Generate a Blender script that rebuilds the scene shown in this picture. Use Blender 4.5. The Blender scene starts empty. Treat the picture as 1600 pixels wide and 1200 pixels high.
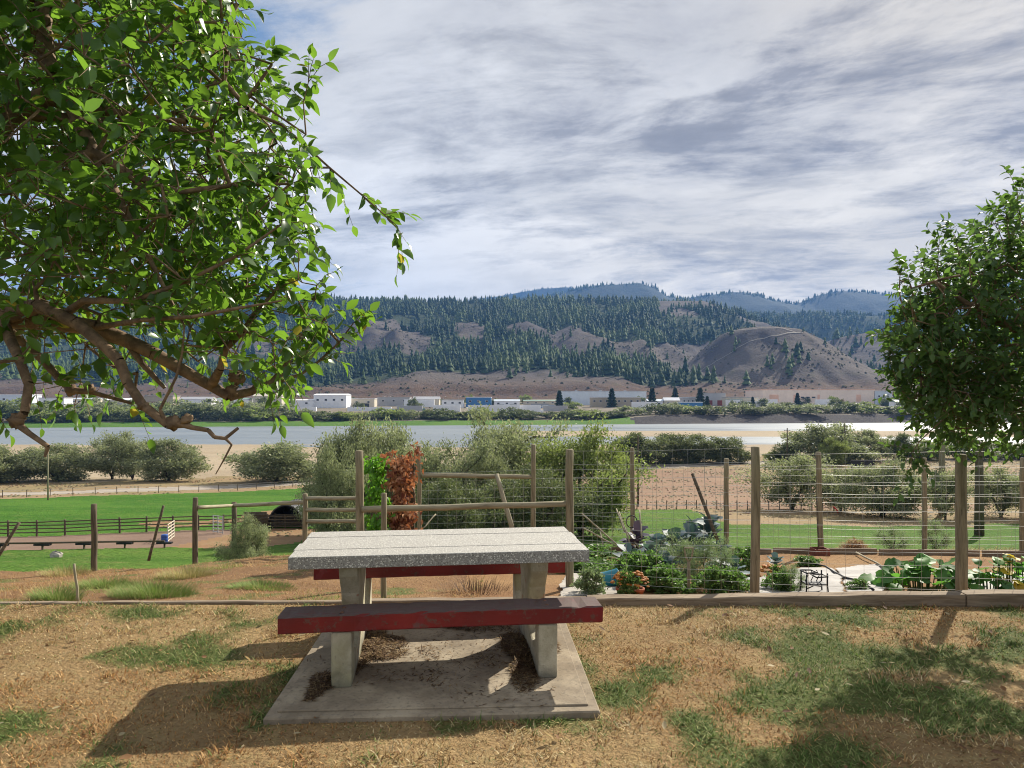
import bpy, math, random
import numpy as np
from mathutils import Vector, Matrix, Euler

R = math.radians
rng = np.random.default_rng(7)
random.seed(7)
scn = bpy.context.scene
col = scn.collection

# ------------------------------------------------------------------ camera
F = 1067.0            # focal length in photo pixels (1600 wide)
HOR = 624.0           # horizon row
CZ = 1.70             # eye height above the lawn
cd = bpy.data.cameras.new('camera')
cd.sensor_width = 36.0
cd.lens = 36.0 * F / 1600.0
cd.shift_y = (HOR - 600.0) / 1600.0
cd.clip_start = 0.05
cd.clip_end = 60000
cam = bpy.data.objects.new('camera', cd)
cam.location = (0, 0, CZ)
cam.rotation_euler = (R(90), 0, 0)
col.objects.link(cam)
scn.camera = cam

# ------------------------------------------------------------------ sun, sky, exposure
SUN_AZ, SUN_EL = 38.0, 34.0     # azimuth to the right of the view axis
sdir = Vector((math.sin(R(SUN_AZ)) * math.cos(R(SUN_EL)), math.cos(R(SUN_AZ)) * math.cos(R(SUN_EL)), math.sin(R(SUN_EL))))
sl = bpy.data.lights.new('sun', 'SUN')
sl.energy = 5.0
sl.angle = R(0.55)
sl.color = (1.0, 0.93, 0.80)
so = bpy.data.objects.new('sun', sl)
so.rotation_euler = (-sdir).to_track_quat('-Z', 'Y').to_euler()
so.location = (20, 30, 60)
col.objects.link(so)

scn.view_settings.view_transform = 'Standard'
scn.view_settings.look = 'None'
scn.view_settings.gamma = 1.0
scn.view_settings.exposure = 0.82
scn.view_settings.use_curve_mapping = False
scn.cycles.use_denoising = True
scn.cycles.filter_width = 1.05
scn.cycles.max_bounces = 6
scn.cycles.transparent_max_bounces = 8
scn.cycles.volume_bounces = 0
scn.cycles.caustics_reflective = False
scn.cycles.caustics_refractive = False
scn.cycles.sample_clamp_indirect = 6.0


class NT:
    """small helper for node trees"""
    def __init__(self, tree):
        self.t = tree
        self.n = tree.nodes
        self.l = tree.links

    def node(self, kind, **kw):
        nd = self.n.new(kind)
        for k, v in kw.items():
            setattr(nd, k, v)
        return nd

    def put(self, sock, v):
        if v is None:
            return
        if isinstance(v, bpy.types.NodeSocket):
            self.l.new(v, sock)
        else:
            if isinstance(v, (tuple, list)) and len(v) == 3 and getattr(sock, 'type', '') == 'RGBA':
                v = (*v, 1.0)
            sock.default_value = v

    def math(self, op, a, b=None, c=None, clamp=False):
        nd = self.node('ShaderNodeMath', operation=op)
        nd.use_clamp = clamp
        self.put(nd.inputs[0], a)
        self.put(nd.inputs[1], b)
        self.put(nd.inputs[2], c)
        return nd.outputs[0]

    def vmath(self, op, a, b=None, scale=None):
        nd = self.node('ShaderNodeVectorMath', operation=op)
        self.put(nd.inputs[0], a)
        if b is not None:
            self.put(nd.inputs[1], b)
        if scale is not None:
            self.put(nd.inputs['Scale'], scale)
        return nd.outputs['Value'] if op in ('DOT_PRODUCT', 'LENGTH') else nd.outputs[0]

    def sep(self, v):
        nd = self.node('ShaderNodeSeparateXYZ')
        self.put(nd.inputs[0], v)
        return nd.outputs

    def comb(self, x, y, z):
        nd = self.node('ShaderNodeCombineXYZ')
        for i, v in enumerate((x, y, z)):
            self.put(nd.inputs[i], v)
        return nd.outputs[0]

    def noise(self, vec, scale, detail=4.0, rough=0.55, dist=0.0, out='Fac'):
        nd = self.node('ShaderNodeTexNoise')
        self.put(nd.inputs['Vector'], vec)
        nd.inputs['Scale'].default_value = scale
        nd.inputs['Detail'].default_value = detail
        nd.inputs['Roughness'].default_value = rough
        nd.inputs['Distortion'].default_value = dist
        return nd.outputs[out]

    def voronoi(self, vec, scale, out='Distance', feature='F1'):
        nd = self.node('ShaderNodeTexVoronoi', feature=feature)
        self.put(nd.inputs['Vector'], vec)
        nd.inputs['Scale'].default_value = scale
        return nd.outputs[out]

    def mix(self, f, a, b, blend='MIX'):
        nd = self.node('ShaderNodeMix', data_type='RGBA', blend_type=blend)
        nd.clamp_factor = True
        self.put(nd.inputs[0], f)
        self.put(nd.inputs[6], a)
        self.put(nd.inputs[7], b)
        return nd.outputs[2]

    def ramp(self, f, lo, hi, a=0.0, b=1.0, smooth=True):
        nd = self.node('ShaderNodeMapRange')
        nd.interpolation_type = 'SMOOTHSTEP' if smooth else 'LINEAR'
        self.put(nd.inputs[0], f)
        for i, v in enumerate((lo, hi, a, b)):
            self.put(nd.inputs[i + 1], v)
        return nd.outputs[0]

    def attr(self, name, out='Fac'):
        return self.node('ShaderNodeAttribute', attribute_name=name).outputs[out]

    def bump(self, h, strength=0.3, dist=0.02):
        nd = self.node('ShaderNodeBump')
        nd.inputs['Strength'].default_value = strength
        nd.inputs['Distance'].default_value = dist
        self.put(nd.inputs['Height'], h)
        return nd.outputs[0]


# --- world: Nishita sky with a procedural broken cloud layer laid on a plane overhead
world = bpy.data.worlds.new('World')
scn.world = world
world.use_nodes = True
w = NT(world.node_tree)
w.n.clear()
SKY_STR = 0.1
sky = w.node('ShaderNodeTexSky', sky_type='NISHITA')
sky.sun_disc = False
sky.sun_elevation = R(SUN_EL)
sky.sun_rotation = R(SUN_AZ)
sky.altitude = 350
sky.air_density = 1.0
sky.dust_density = 1.2
sky.ozone_density = 2.0
tc = w.node('ShaderNodeTexCoord').outputs['Generated']
dx, dy, dz = w.sep(tc)
zz = w.math('ADD', w.math('MAXIMUM', dz, 0.0), 0.11)
cu = w.math('DIVIDE', dx, zz)
cv = w.math('DIVIDE', dy, zz)
# streaks climb slightly to the right
cv2 = w.math('MULTIPLY_ADD', cu, 0.22, cv)
pl = w.comb(w.math('MULTIPLY', cu, 0.80), cv2, 5.2)
warp = w.noise(pl, 0.7, 3, 0.5, out='Color')
plw = w.vmath('ADD', pl, w.vmath('SCALE', w.vmath('SUBTRACT', warp, (0.5, 0.5, 0.5)), scale=0.7))
n_cov = w.noise(plw, 1.15, 10, 0.62)
n_thk = w.noise(w.vmath('ADD', plw, (4.3, 1.7, 0.6)), 0.95, 10, 0.62)
n_wisp = w.noise(w.vmath('MULTIPLY', plw, (1.0, 1.6, 1.0)), 2.6, 8, 0.66)
cov = w.math('ADD', w.math('MULTIPLY', n_cov, 0.72), w.math('MULTIPLY', n_wisp, 0.28))
# the layer thins out low on the left, away from the sun
sunv = w.vmath('DOT_PRODUCT', tc, tuple(sdir))
cov = w.math('ADD', cov, w.ramp(sunv, 0.45, 0.88, -0.045, 0.17))
alpha = w.ramp(cov, 0.365, 0.50, 0.0, 0.97)
thick = w.ramp(w.math('ADD', w.math('MULTIPLY', n_thk, 0.7), w.math('MULTIPLY', n_cov, 0.3)), 0.45, 0.66)
glow = w.ramp(sunv, 0.55, 1.0, 0.0, 1.0)
sh2 = Vector((sdir.x, sdir.y, 0)).normalized()
azd = w.vmath('DOT_PRODUCT', w.vmath('NORMALIZE', w.comb(dx, dy, 0.0)), tuple(sh2))
warm = w.math('MULTIPLY', w.ramp(azd, 0.62, 1.0), w.ramp(dz, 0.0, 0.42, 1.0, 0.15))
lit = w.mix(warm, (5.1, 5.1, 5.1), (6.5, 5.7, 4.35))
lit = w.mix(w.ramp(sunv, 0.93, 1.0), lit, (5.8, 5.3, 4.5))
dark = w.mix(glow, (2.35, 2.4, 2.6), (2.1, 2.06, 2.16))
thick = w.math('ADD', thick, w.ramp(n_wisp, 0.38, 0.62, -0.22, 0.24), clamp=True)
thick = w.math('ADD', thick, w.ramp(dz, 0.08, 0.5, -0.20, 0.14), clamp=True)
thick = w.math('ADD', thick, w.math('MULTIPLY', w.ramp(sunv, 0.78, 0.97), w.ramp(dz, 0.18, 0.42, 0.0, 0.26)), clamp=True)
dark = w.vmath('SCALE', dark, scale=w.ramp(n_wisp, 0.30, 0.70, 1.28, 0.74))
lit = w.vmath('SCALE', lit, scale=w.ramp(n_cov, 0.36, 0.62, 0.86, 1.12))
cloud = w.mix(w.math('MULTIPLY', thick, 0.95), lit, dark)
clear = w.mix(0.55, w.vmath('SCALE', sky.outputs[0], scale=0.55), (1.1, 1.95, 3.3))
full = w.mix(alpha, clear, cloud)
# below the horizon the world stays the colour of the sky's lower rim
bg = w.node('ShaderNodeBackground')
w.put(bg.inputs[0], full)
bg.inputs[1].default_value = SKY_STR
w.l.new(bg.outputs[0], w.node('ShaderNodeOutputWorld').inputs[0])
world.cycles.sampling_method = 'MANUAL'
world.cycles.sample_map_resolution = 512


# ------------------------------------------------------------------ numpy noise
def _hash(ix, iy, seed):
    h = (ix.astype(np.int64) * 374761393 + iy.astype(np.int64) * 668265263 + seed * 2147483647) & 0xFFFFFFFF
    h = ((h ^ (h >> 13)) * 1274126177) & 0xFFFFFFFF
    return ((h ^ (h >> 16)) & 0xFFFF) / 65535.0


def vnoise(x, y, seed=0):
    x = np.asarray(x, float); y = np.asarray(y, float)
    ix = np.floor(x); iy = np.floor(y)
    fx = x - ix; fy = y - iy
    fx = fx * fx * (3 - 2 * fx); fy = fy * fy * (3 - 2 * fy)
    a = _hash(ix, iy, seed); b = _hash(ix + 1, iy, seed)
    c = _hash(ix, iy + 1, seed); d = _hash(ix + 1, iy + 1, seed)
    return (a * (1 - fx) + b * fx) * (1 - fy) + (c * (1 - fx) + d * fx) * fy


def fbm(x, y, octs=4, seed=0, gain=0.5):
    s = 0; a = 1.0; t = 0
    for o in range(octs):
        s = s + a * vnoise(x * 2 ** o + 17.3 * o, y * 2 ** o - 9.1 * o, seed + o)
        t += a; a *= gain
    return s / t


def ridged(x, y, octs=4, seed=0):
    s = 0; a = 1.0; t = 0
    for o in range(octs):
        s = s + a * (1 - np.abs(2 * vnoise(x * 2 ** o + 5.3 * o, y * 2 ** o + 3.3 * o, seed + o) - 1))
        t += a; a *= 0.5
    return s / t


def sst(a, b, x):
    t = np.clip((np.asarray(x, float) - a) / (b - a), 0, 1)
    return t * t * (3 - 2 * t)


# ------------------------------------------------------------------ mesh helpers
def fast_mesh(name, V, Fc, tint=None, colr=None, smooth=False):
    """V (n,3) array, Fc list of (m,k) int arrays"""
    me = bpy.data.meshes.new(name)
    V = np.asarray(V, np.float32)
    if not isinstance(Fc, (list, tuple)):
        Fc = [Fc]
    Fc = [np.asarray(f, np.int32) for f in Fc if len(f)]
    me.vertices.add(len(V))
    me.vertices.foreach_set('co', V.ravel())
    nl = sum(f.size for f in Fc); nf = sum(len(f) for f in Fc)
    me.loops.add(nl)
    me.polygons.add(nf)
    me.loops.foreach_set('vertex_index', np.concatenate([f.ravel() for f in Fc]))
    tot = np.concatenate([np.full(len(f), f.shape[1], np.int32) for f in Fc])
    st = np.concatenate([[0], np.cumsum(tot)[:-1]]).astype(np.int32)
    me.polygons.foreach_set('loop_start', st)
    me.polygons.foreach_set('loop_total', tot)
    if smooth:
        me.polygons.foreach_set('use_smooth', np.ones(nf, bool))
    if tint is not None:
        at = me.attributes.new('tint', 'FLOAT', 'POINT')
        at.data.foreach_set('value', np.asarray(tint, np.float32))
    if colr is not None:
        at = me.attributes.new('col', 'FLOAT_COLOR', 'POINT')
        c4 = np.ones((len(V), 4), np.float32); c4[:, :3] = colr
        at.data.foreach_set('color', c4.ravel())
    me.update(calc_edges=True)
    return me


def link(name, me, mat=None, parent=None, loc=None):
    o = bpy.data.objects.new(name, me)
    col.objects.link(o)
    if mat is not None and me is not None and len(me.materials) == 0:
        me.materials.append(mat)
    if parent is not None:
        o.parent = parent
    if loc is not None:
        o.location = loc
    return o


def tag(o, label, cat, group=None):
    o['label'] = label; o['category'] = cat
    if group:
        o['group'] = group
    return o


def struct(o):
    o['kind'] = 'structure'
    return o


def stuff(o):
    o['kind'] = 'stuff'
    return o


def thing(name, label, cat, loc=(0, 0, 0), rz=0.0, group=None, scale=None):
    o = bpy.data.objects.new(name, None)
    o.empty_display_size = 0.1
    col.objects.link(o)
    o.location = loc
    o.rotation_euler = (0, 0, rz)
    if scale:
        o.scale = scale
    return tag(o, label, cat, group)


class MB:
    """collects boxes, tubes and sheets into one mesh"""
    def __init__(self):
        self.v = []; self.f = []; self.n = 0

    def add(self, verts, faces):
        b = self.n
        self.v.extend([tuple(p) for p in verts]); self.n += len(verts)
        self.f.extend([tuple(i + b for i in fc) for fc in faces])
        return self

    def box(self, c, s, rz=0.0, rx=0.0, ry=0.0, taper=1.0, bev=0.0):
        M = Matrix.Translation(c) @ Euler((rx, ry, rz)).to_matrix().to_4x4()
        hx, hy, hz = s[0] / 2, s[1] / 2, s[2] / 2
        if bev <= 0:
            P = [(-hx, -hy, -hz), (hx, -hy, -hz), (hx, hy, -hz), (-hx, hy, -hz)]
            T = [(x * taper, y * taper, hz) for x, y, _ in P]
            vs = [M @ Vector(p) for p in P + T]
            return self.add(vs, [(3, 2, 1, 0), (4, 5, 6, 7), (0, 1, 5, 4), (1, 2, 6, 5), (2, 3, 7, 6), (3, 0, 4, 7)])
        b = bev
        rings = []
        for z, i in ((-hz, b), (-hz + b, 0), (hz - b, 0), (hz, b)):
            x, y = hx - i, hy - i
            rings.append([(-x, -y + b * (i == 0), z), (-x + b * (i == 0), -y, z), (x - b * (i == 0), -y, z), (x, -y + b * (i == 0), z),
                          (x, y - b * (i == 0), z), (x - b * (i == 0), y, z), (-x + b * (i == 0), y, z), (-x, y - b * (i == 0), z)]
                         if i == 0 else
                         [(-x, -y, z), (-x + 1e-4, -y, z), (x - 1e-4, -y, z), (x, -y, z), (x, y, z), (x - 1e-4, y, z), (-x + 1e-4, y, z), (-x, y, z)])
        vs = [M @ Vector(p) for r in rings for p in r]
        fs = [tuple(range(7, -1, -1)), tuple(range(24, 32))]
        for k in range(3):
            for j in range(8):
                a, c2 = k * 8 + j, k * 8 + (j + 1) % 8
                fs.append((a, c2, c2 + 8, a + 8))
        return self.add(vs, fs)

    def tube(self, pts, rad, n=8, cap=True, dome=0.0):
        pts = [Vector(p) for p in pts]
        if not hasattr(rad, '__len__'):
            rad = [rad] * len(pts)
        rad = list(rad)
        if dome > 0:
            d = (pts[-1] - pts[-2]).normalized()
            pts += [pts[-1] + d * dome * 0.7, pts[-1] + d * dome]
            rad += [rad[-1] * 0.8, rad[-1] * 0.3]
        rings = []
        up = None
        for i, p in enumerate(pts):
            t = (pts[min(i + 1, len(pts) - 1)] - pts[max(i - 1, 0)])
            t = t.normalized() if t.length > 1e-9 else Vector((0, 0, 1))
            if up is None or abs(up.dot(t)) > 0.98:
                up = Vector((1, 0, 0)) if abs(t.z) > 0.9 else Vector((0, 0, 1))
            a = t.cross(up).normalized(); b = a.cross(t).normalized()
            up = b if abs(t.z) <= 0.9 else up
            rings.append([p + (a * math.cos(2 * math.pi * k / n) + b * math.sin(2 * math.pi * k / n)) * rad[i] for k in range(n)])
        vs = [v for r in rings for v in r]
        fs = []
        for i in range(len(pts) - 1):
            for k in range(n):
                k2 = (k + 1) % n
                fs.append((i * n + k, i * n + k2, (i + 1) * n + k2, (i + 1) * n + k))
        if cap:
            fs.append(tuple(range(n - 1, -1, -1)))
            fs.append(tuple(range((len(pts) - 1) * n, len(pts) * n)))
        return self.add(vs, fs)

    def lathe(self, c, prof, n=16):
        vs = []; fs = []
        for r, z in prof:
            for k in range(n):
                a = 2 * math.pi * k / n
                vs.append((c[0] + r * math.cos(a), c[1] + r * math.sin(a), c[2] + z))
        for i in range(len(prof) - 1):
            for k in range(n):
                k2 = (k + 1) % n
                fs.append((i * n + k, i * n + k2, (i + 1) * n + k2, (i + 1) * n + k))
        return self.add(vs, fs)

    def prism(self, poly, h0, h1, axis='x'):
        """poly = list of 2D points; extruded along axis between h0 and h1"""
        n = len(poly)
        mk = {'x': lambda p, h: (h, p[0], p[1]), 'y': lambda p, h: (p[0], h, p[1]), 'z': lambda p, h: (p[0], p[1], h)}[axis]
        vs = [mk(p, h0) for p in poly] + [mk(p, h1) for p in poly]
        fs = [tuple(range(n - 1, -1, -1)), tuple(range(n, 2 * n))]
        for i in range(n):
            j = (i + 1) % n
            fs.append((i, j, j + n, i + n))
        return self.add(vs, fs)

    def mesh(self, name='mesh', smooth=False):
        me = bpy.data.meshes.new(name)
        me.from_pydata(self.v, [], self.f)
        if smooth:
            me.polygons.foreach_set('use_smooth', [True] * len(me.polygons))
        me.update()
        return me

    def build(self, name, mat, parent=None, smooth=False, loc=None):
        return link(name, self.mesh(name, smooth), mat, parent, loc)


def frames(d, nrm):
    """orthonormal bases from forward d (n,3) and rough normal nrm (n,3): columns x, y(=forward), z"""
    d = d / (np.linalg.norm(d, axis=1, keepdims=True) + 1e-9)
    x = np.cross(d, nrm)
    x = x / (np.linalg.norm(x, axis=1, keepdims=True) + 1e-9)
    z = np.cross(x, d)
    return np.stack([x, d, z], axis=2)


def place(tmpl, pos, B, s, tints=None):
    """copies of a template (verts (k,3), faces) at pos with bases B and scales s -> V, F, tint"""
    tv, tf = tmpl
    k = len(tv); n = len(pos)
    sv = s[:, None] if np.ndim(s) == 1 else s
    L = tv[None] * (sv[:, None, :] if sv.shape[1] == 3 else sv[:, :, None])
    V = np.einsum('nij,nkj->nki', B, L) + pos[:, None]
    Fc = tf[None] + (np.arange(n) * k)[:, None, None]
    t = None if tints is None else np.repeat(tints, k)
    return V.reshape(-1, 3), Fc.reshape(-1, tf.shape[1]), t


def leaf_tmpl(L=1.0, W=0.5, fold=0.22, curl=0.25, nseg=4, rnd=False):
    """an ovate leaf lying along +y, folded at the midrib and curling down"""
    ys = np.linspace(0, 1, nseg + 1)
    v = []
    for y in ys:
        wd = W * 0.5 * (math.sin(math.pi * min(1, y ** 0.8)) ** 0.8 if 0 < y < 1 else 0.02)
        if rnd:
            wd = W * 0.5 * max(0.04, math.sqrt(max(0.0, 1 - (2 * y - 1.0) ** 2)) * (0.55 + 0.55 * y))
        z = -curl * L * y * y
        v += [(-wd * L, y * L, z + fold * wd * L), (0, y * L, z), (wd * L, y * L, z + fold * wd * L)]
    f = []
    for i in range(nseg):
        a = i * 3
        f += [(a, a + 1, a + 4, a + 3), (a + 1, a + 2, a + 5, a + 4)]
    return np.array(v, float), np.array(f, int)


CARD = (np.array([(0, 0, 0), (0.5, 0.42, 0.06), (0, 1, 0), (-0.5, 0.42, 0.06)], float), np.array([(0, 1, 2, 3)], int))
BLADE = (np.array([(-0.5, 0, 0), (0.5, 0, 0), (0.28, 0.55, 0.10), (-0.28, 0.55, 0.10), (0, 1, 0.36)], float),
         None)


# ------------------------------------------------------------------ materials
def mat(name):
    m = bpy.data.materials.new(name)
    m.use_nodes = True
    nt = NT(m.node_tree)
    b = nt.n['Principled BSDF']
    return m, nt, b


def plain(name, c, rough=0.7, metal=0.0, var=0.25, scale=8.0, bump=0.15, bd=0.01, c2=None, spec=0.4):
    m, nt, b = mat(name)
    tcn = nt.node('ShaderNodeTexCoord').outputs['Object']
    n1 = nt.noise(tcn, scale, 6, 0.6)
    n2 = nt.noise(tcn, scale * 0.23, 3, 0.5)
    lo = tuple(x * (1 - var) for x in c); hi = tuple(min(1, x * (1 + var)) for x in (c2 or c))
    cc = nt.mix(nt.ramp(nt.math('ADD', nt.math('MULTIPLY', n1, 0.5), nt.math('MULTIPLY', n2, 0.5)), 0.32, 0.68), lo, hi)
    nt.put(b.inputs['Base Color'], cc)
    b.inputs['Roughness'].default_value = rough
    b.inputs['Metallic'].default_value = metal
    b.inputs['Specular IOR Level'].default_value = spec
    if bump:
        nt.put(b.inputs['Normal'], nt.bump(n1, bump, bd))
    return m


def foliage(name, c_lo, c_hi, trans, tf=0.35, rough=0.5, spec=0.3):
    """leaf material: colour varies by the per-leaf tint, light passes through"""
    m, nt, b = mat(name)
    ti = nt.attr('tint')
    cc = nt.mix(ti, c_lo, c_hi)
    nt.put(b.inputs['Base Color'], cc)
    b.inputs['Roughness'].default_value = rough
    b.inputs['Specular IOR Level'].default_value = spec
    tr = nt.node('ShaderNodeBsdfTranslucent')
    nt.put(tr.inputs[0], nt.mix(ti, tuple(x * 0.7 for x in trans), tuple(min(1, x * 1.25) for x in trans)))
    mx = nt.node('ShaderNodeMixShader')
    mx.inputs[0].default_value = tf
    nt.l.new(b.outputs[0], mx.inputs[1]); nt.l.new(tr.outputs[0], mx.inputs[2])
    nt.l.new(mx.outputs[0], nt.n['Material Output'].inputs[0])
    return m


def wood_mat(name, c1, c2, stretch=(14, 14, 1.2), rough=0.85, moss=None):
    m, nt, b = mat(name)
    p = nt.node('ShaderNodeTexCoord').outputs['Object']
    s = nt.vmath('MULTIPLY', p, stretch)
    n1 = nt.noise(s, 3.0, 6, 0.65, 0.4)
    n2 = nt.noise(p, 1.7, 3, 0.5)
    cc = nt.mix(nt.ramp(n1, 0.35, 0.65), c1, c2)
    if moss:
        cc = nt.mix(nt.ramp(n2, 0.5, 0.68, 0, 0.6), cc, moss)
    cr = nt.ramp(nt.noise(s, 9.0, 3, 0.6), 0.62, 0.72)
    cc = nt.mix(nt.math('MULTIPLY', cr, 0.6), cc, tuple(x * 0.35 for x in c1))
    nt.put(b.inputs['Base Color'], cc)
    b.inputs['Roughness'].default_value = rough
    b.inputs['Specular IOR Level'].default_value = 0.25
    nt.put(b.inputs['Normal'], nt.bump(n1, 0.5, 0.006))
    return m


def ground_mat(name, cols, scale=1.0, rough=0.95, bump=0.6, bd=0.05, green=None, weights=None):
    """two-scale mix of soil colours; optional attribute 'tint' adds green"""
    m, nt, b = mat(name)
    p = nt.node('ShaderNodeNewGeometry').outputs['Position']
    n1 = nt.noise(p, 0.5 * scale, 5, 0.6, 0.3)
    n2 = nt.noise(p, 7.0 * scale, 6, 0.65)
    n3 = nt.noise(p, 45.0 * scale, 3, 0.6)
    cc = nt.mix(nt.ramp(n1, 0.36, 0.64), cols[0], cols[1])
    cc = nt.mix(nt.ramp(n2, 0.45, 0.7), cc, cols[2 % len(cols)])
    if green:
        g = nt.math('ADD', nt.attr('tint'), nt.math('MULTIPLY', nt.math('SUBTRACT', n2, 0.5), 0.7))
        cc = nt.mix(nt.ramp(g, 0.25, 0.75), cc, green)
    cc = nt.mix(nt.ramp(n3, 0.3, 0.75, 0.0, 0.45), cc, tuple(x * 0.45 for x in cols[0]))
    nt.put(b.inputs['Base Color'], cc)
    b.inputs['Roughness'].default_value = rough
    b.inputs['Specular IOR Level'].default_value = 0.1
    h = nt.math('ADD', n2, nt.math('MULTIPLY', n3, 0.5))
    nt.put(b.inputs['Normal'], nt.bump(h, bump, bd))
    return m


def blade_mat(name):
    m, nt, b = mat(name)
    c = nt.attr('col', 'Color')
    nt.put(b.inputs['Base Color'], c)
    b.inputs['Roughness'].default_value = 0.7
    b.inputs['Specular IOR Level'].default_value = 0.2
    tr = nt.node('ShaderNodeBsdfTranslucent')
    nt.put(tr.inputs[0], c)
    mx = nt.node('ShaderNodeMixShader'); mx.inputs[0].default_value = 0.35
    nt.l.new(b.outputs[0], mx.inputs[1]); nt.l.new(tr.outputs[0], mx.inputs[2])
    nt.l.new(mx.outputs[0], nt.n['Material Output'].inputs[0])
    return m


M = {}
M['lawn'] = ground_mat('lawn_soil', [(0.23, 0.15, 0.072), (0.33, 0.225, 0.11), (0.29, 0.215, 0.10)], 1.0, green=(0.075, 0.10, 0.028))
M['bank'] = ground_mat('bank_soil', [(0.20, 0.115, 0.06), (0.28, 0.17, 0.085), (0.25, 0.15, 0.075)], 1.2, green=(0.10, 0.13, 0.04))
M['garden'] = ground_mat('garden_soil', [(0.24, 0.13, 0.065), (0.33, 0.20, 0.095), (0.28, 0.17, 0.08)], 1.6)
M['green'] = ground_mat('green_turf', [(0.055, 0.115, 0.018), (0.085, 0.155, 0.025), (0.14, 0.17, 0.045)], 0.5, bump=0.7, bd=0.12)
M['field'] = ground_mat('field_turf', [(0.048, 0.12, 0.016), (0.065, 0.15, 0.02), (0.095, 0.155, 0.03)], 0.25, bump=0.7, bd=0.15)


def turf_mat(name, a, b_, c, k=1.0):
    m, nt, b = mat(name)
    p = nt.node('ShaderNodeNewGeometry').outputs['Position']
    n1 = nt.noise(nt.vmath('MULTIPLY', p, (0.05, 0.11, 0.05)), k, 4, 0.6, 0.4)
    n2 = nt.noise(p, 0.55 * k, 5, 0.7)
    n3 = nt.noise(p, 3.2 * k, 4, 0.7)
    cc = nt.mix(nt.ramp(n1, 0.36, 0.66), a, b_)
    cc = nt.mix(nt.ramp(n2, 0.48, 0.74, 0.0, 0.75), cc, c)
    cc = nt.mix(nt.ramp(n3, 0.42, 0.72, 0.0, 0.6), cc, tuple(x * 0.42 for x in a))
    nt.put(b.inputs['Base Color'], cc)
    b.inputs['Roughness'].default_value = 0.95
    b.inputs['Specular IOR Level'].default_value = 0.1
    nt.put(b.inputs['Normal'], nt.bump(nt.math('ADD', n3, n2), 1.0, 0.35))
    return m


M['green'] = turf_mat('green_turf', (0.070, 0.155, 0.020), (0.115, 0.205, 0.032), (0.20, 0.21, 0.065))
M['field'] = turf_mat('field_turf', (0.055, 0.155, 0.016), (0.095, 0.210, 0.026), (0.16, 0.215, 0.05))
M['arena'] = ground_mat('arena_sand', [(0.20, 0.135, 0.10), (0.25, 0.17, 0.125), (0.22, 0.155, 0.115)], 0.5, bd=0.1)
M['dirt'] = ground_mat('paddock_dirt', [(0.27, 0.15, 0.08), (0.30, 0.20, 0.11), (0.22, 0.17, 0.08)], 0.5, bd=0.1)
M['pasture'] = ground_mat('dry_pasture', [(0.30, 0.21, 0.12), (0.23, 0.19, 0.09), (0.32, 0.24, 0.14)], 0.14, bd=0.2)
M['redfield'] = ground_mat('fallow_soil', [(0.25, 0.15, 0.10), (0.30, 0.19, 0.125), (0.27, 0.21, 0.13)], 0.16, bd=0.2)
M['road'] = ground_mat('road_gravel', [(0.36, 0.31, 0.26), (0.41, 0.36, 0.30), (0.38, 0.33, 0.27)], 0.4, bump=0.3)
M['sand'] = ground_mat('river_sand', [(0.34, 0.27, 0.185), (0.42, 0.34, 0.235), (0.37, 0.29, 0.195)], 0.035, bump=0.3, bd=0.3)
M['bark'] = wood_mat('bark', (0.13, 0.085, 0.055), (0.26, 0.17, 0.10), (6, 6, 6), 0.8)
M['olivebark'] = wood_mat('olive_bark', (0.05, 0.04, 0.03), (0.10, 0.08, 0.06), (2, 2, 0.6), 0.9)
M['post'] = wood_mat('weathered_post', (0.16, 0.135, 0.085), (0.30, 0.255, 0.165), (10, 10, 0.9), 0.85, moss=(0.19, 0.17, 0.07))
M['rail'] = wood_mat('weathered_rail', (0.22, 0.19, 0.125), (0.36, 0.32, 0.22), (0.9, 10, 10), 0.85)
M['darkpost'] = wood_mat('dark_post', (0.075, 0.06, 0.04), (0.15, 0.12, 0.08), (10, 10, 1), 0.9)
M['kerb'] = wood_mat('kerb_timber', (0.17, 0.125, 0.085), (0.30, 0.235, 0.165), (0.8, 9, 9), 0.9)
M['wire'] = plain('fence_wire', (0.42, 0.42, 0.40), 0.45, 0.7, 0.1, bump=0)
M['leaf'] = foliage('pear_leaf', (0.018, 0.060, 0.012), (0.085, 0.17, 0.030), (0.24, 0.46, 0.04), 0.38, 0.34, 0.5)
M['leaf2'] = foliage('pear_leaf_dusty', (0.038, 0.080, 0.022), (0.095, 0.155, 0.05), (0.16, 0.30, 0.05), 0.36, 0.5, 0.3)
M['olive'] = foliage('olive_leaf', (0.075, 0.095, 0.045), (0.42, 0.44, 0.27), (0.33, 0.38, 0.16), 0.36, 0.6)
M['olive2'] = foliage('willow_leaf', (0.08, 0.115, 0.035), (0.34, 0.36, 0.15), (0.30, 0.38, 0.09), 0.38, 0.6)
M['darkleaf'] = foliage('dark_shrub_leaf', (0.05, 0.075, 0.032), (0.22, 0.24, 0.12), (0.18, 0.22, 0.07), 0.32, 0.6)
M['blade'] = blade_mat('grass_blade')
M['black'] = plain('black_paint', (0.02, 0.021, 0.024), 0.45, 0.3, 0.2)
M['white'] = plain('white_cladding', (0.72, 0.72, 0.72), 0.6, 0, 0.06, 0.4, 0)

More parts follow.
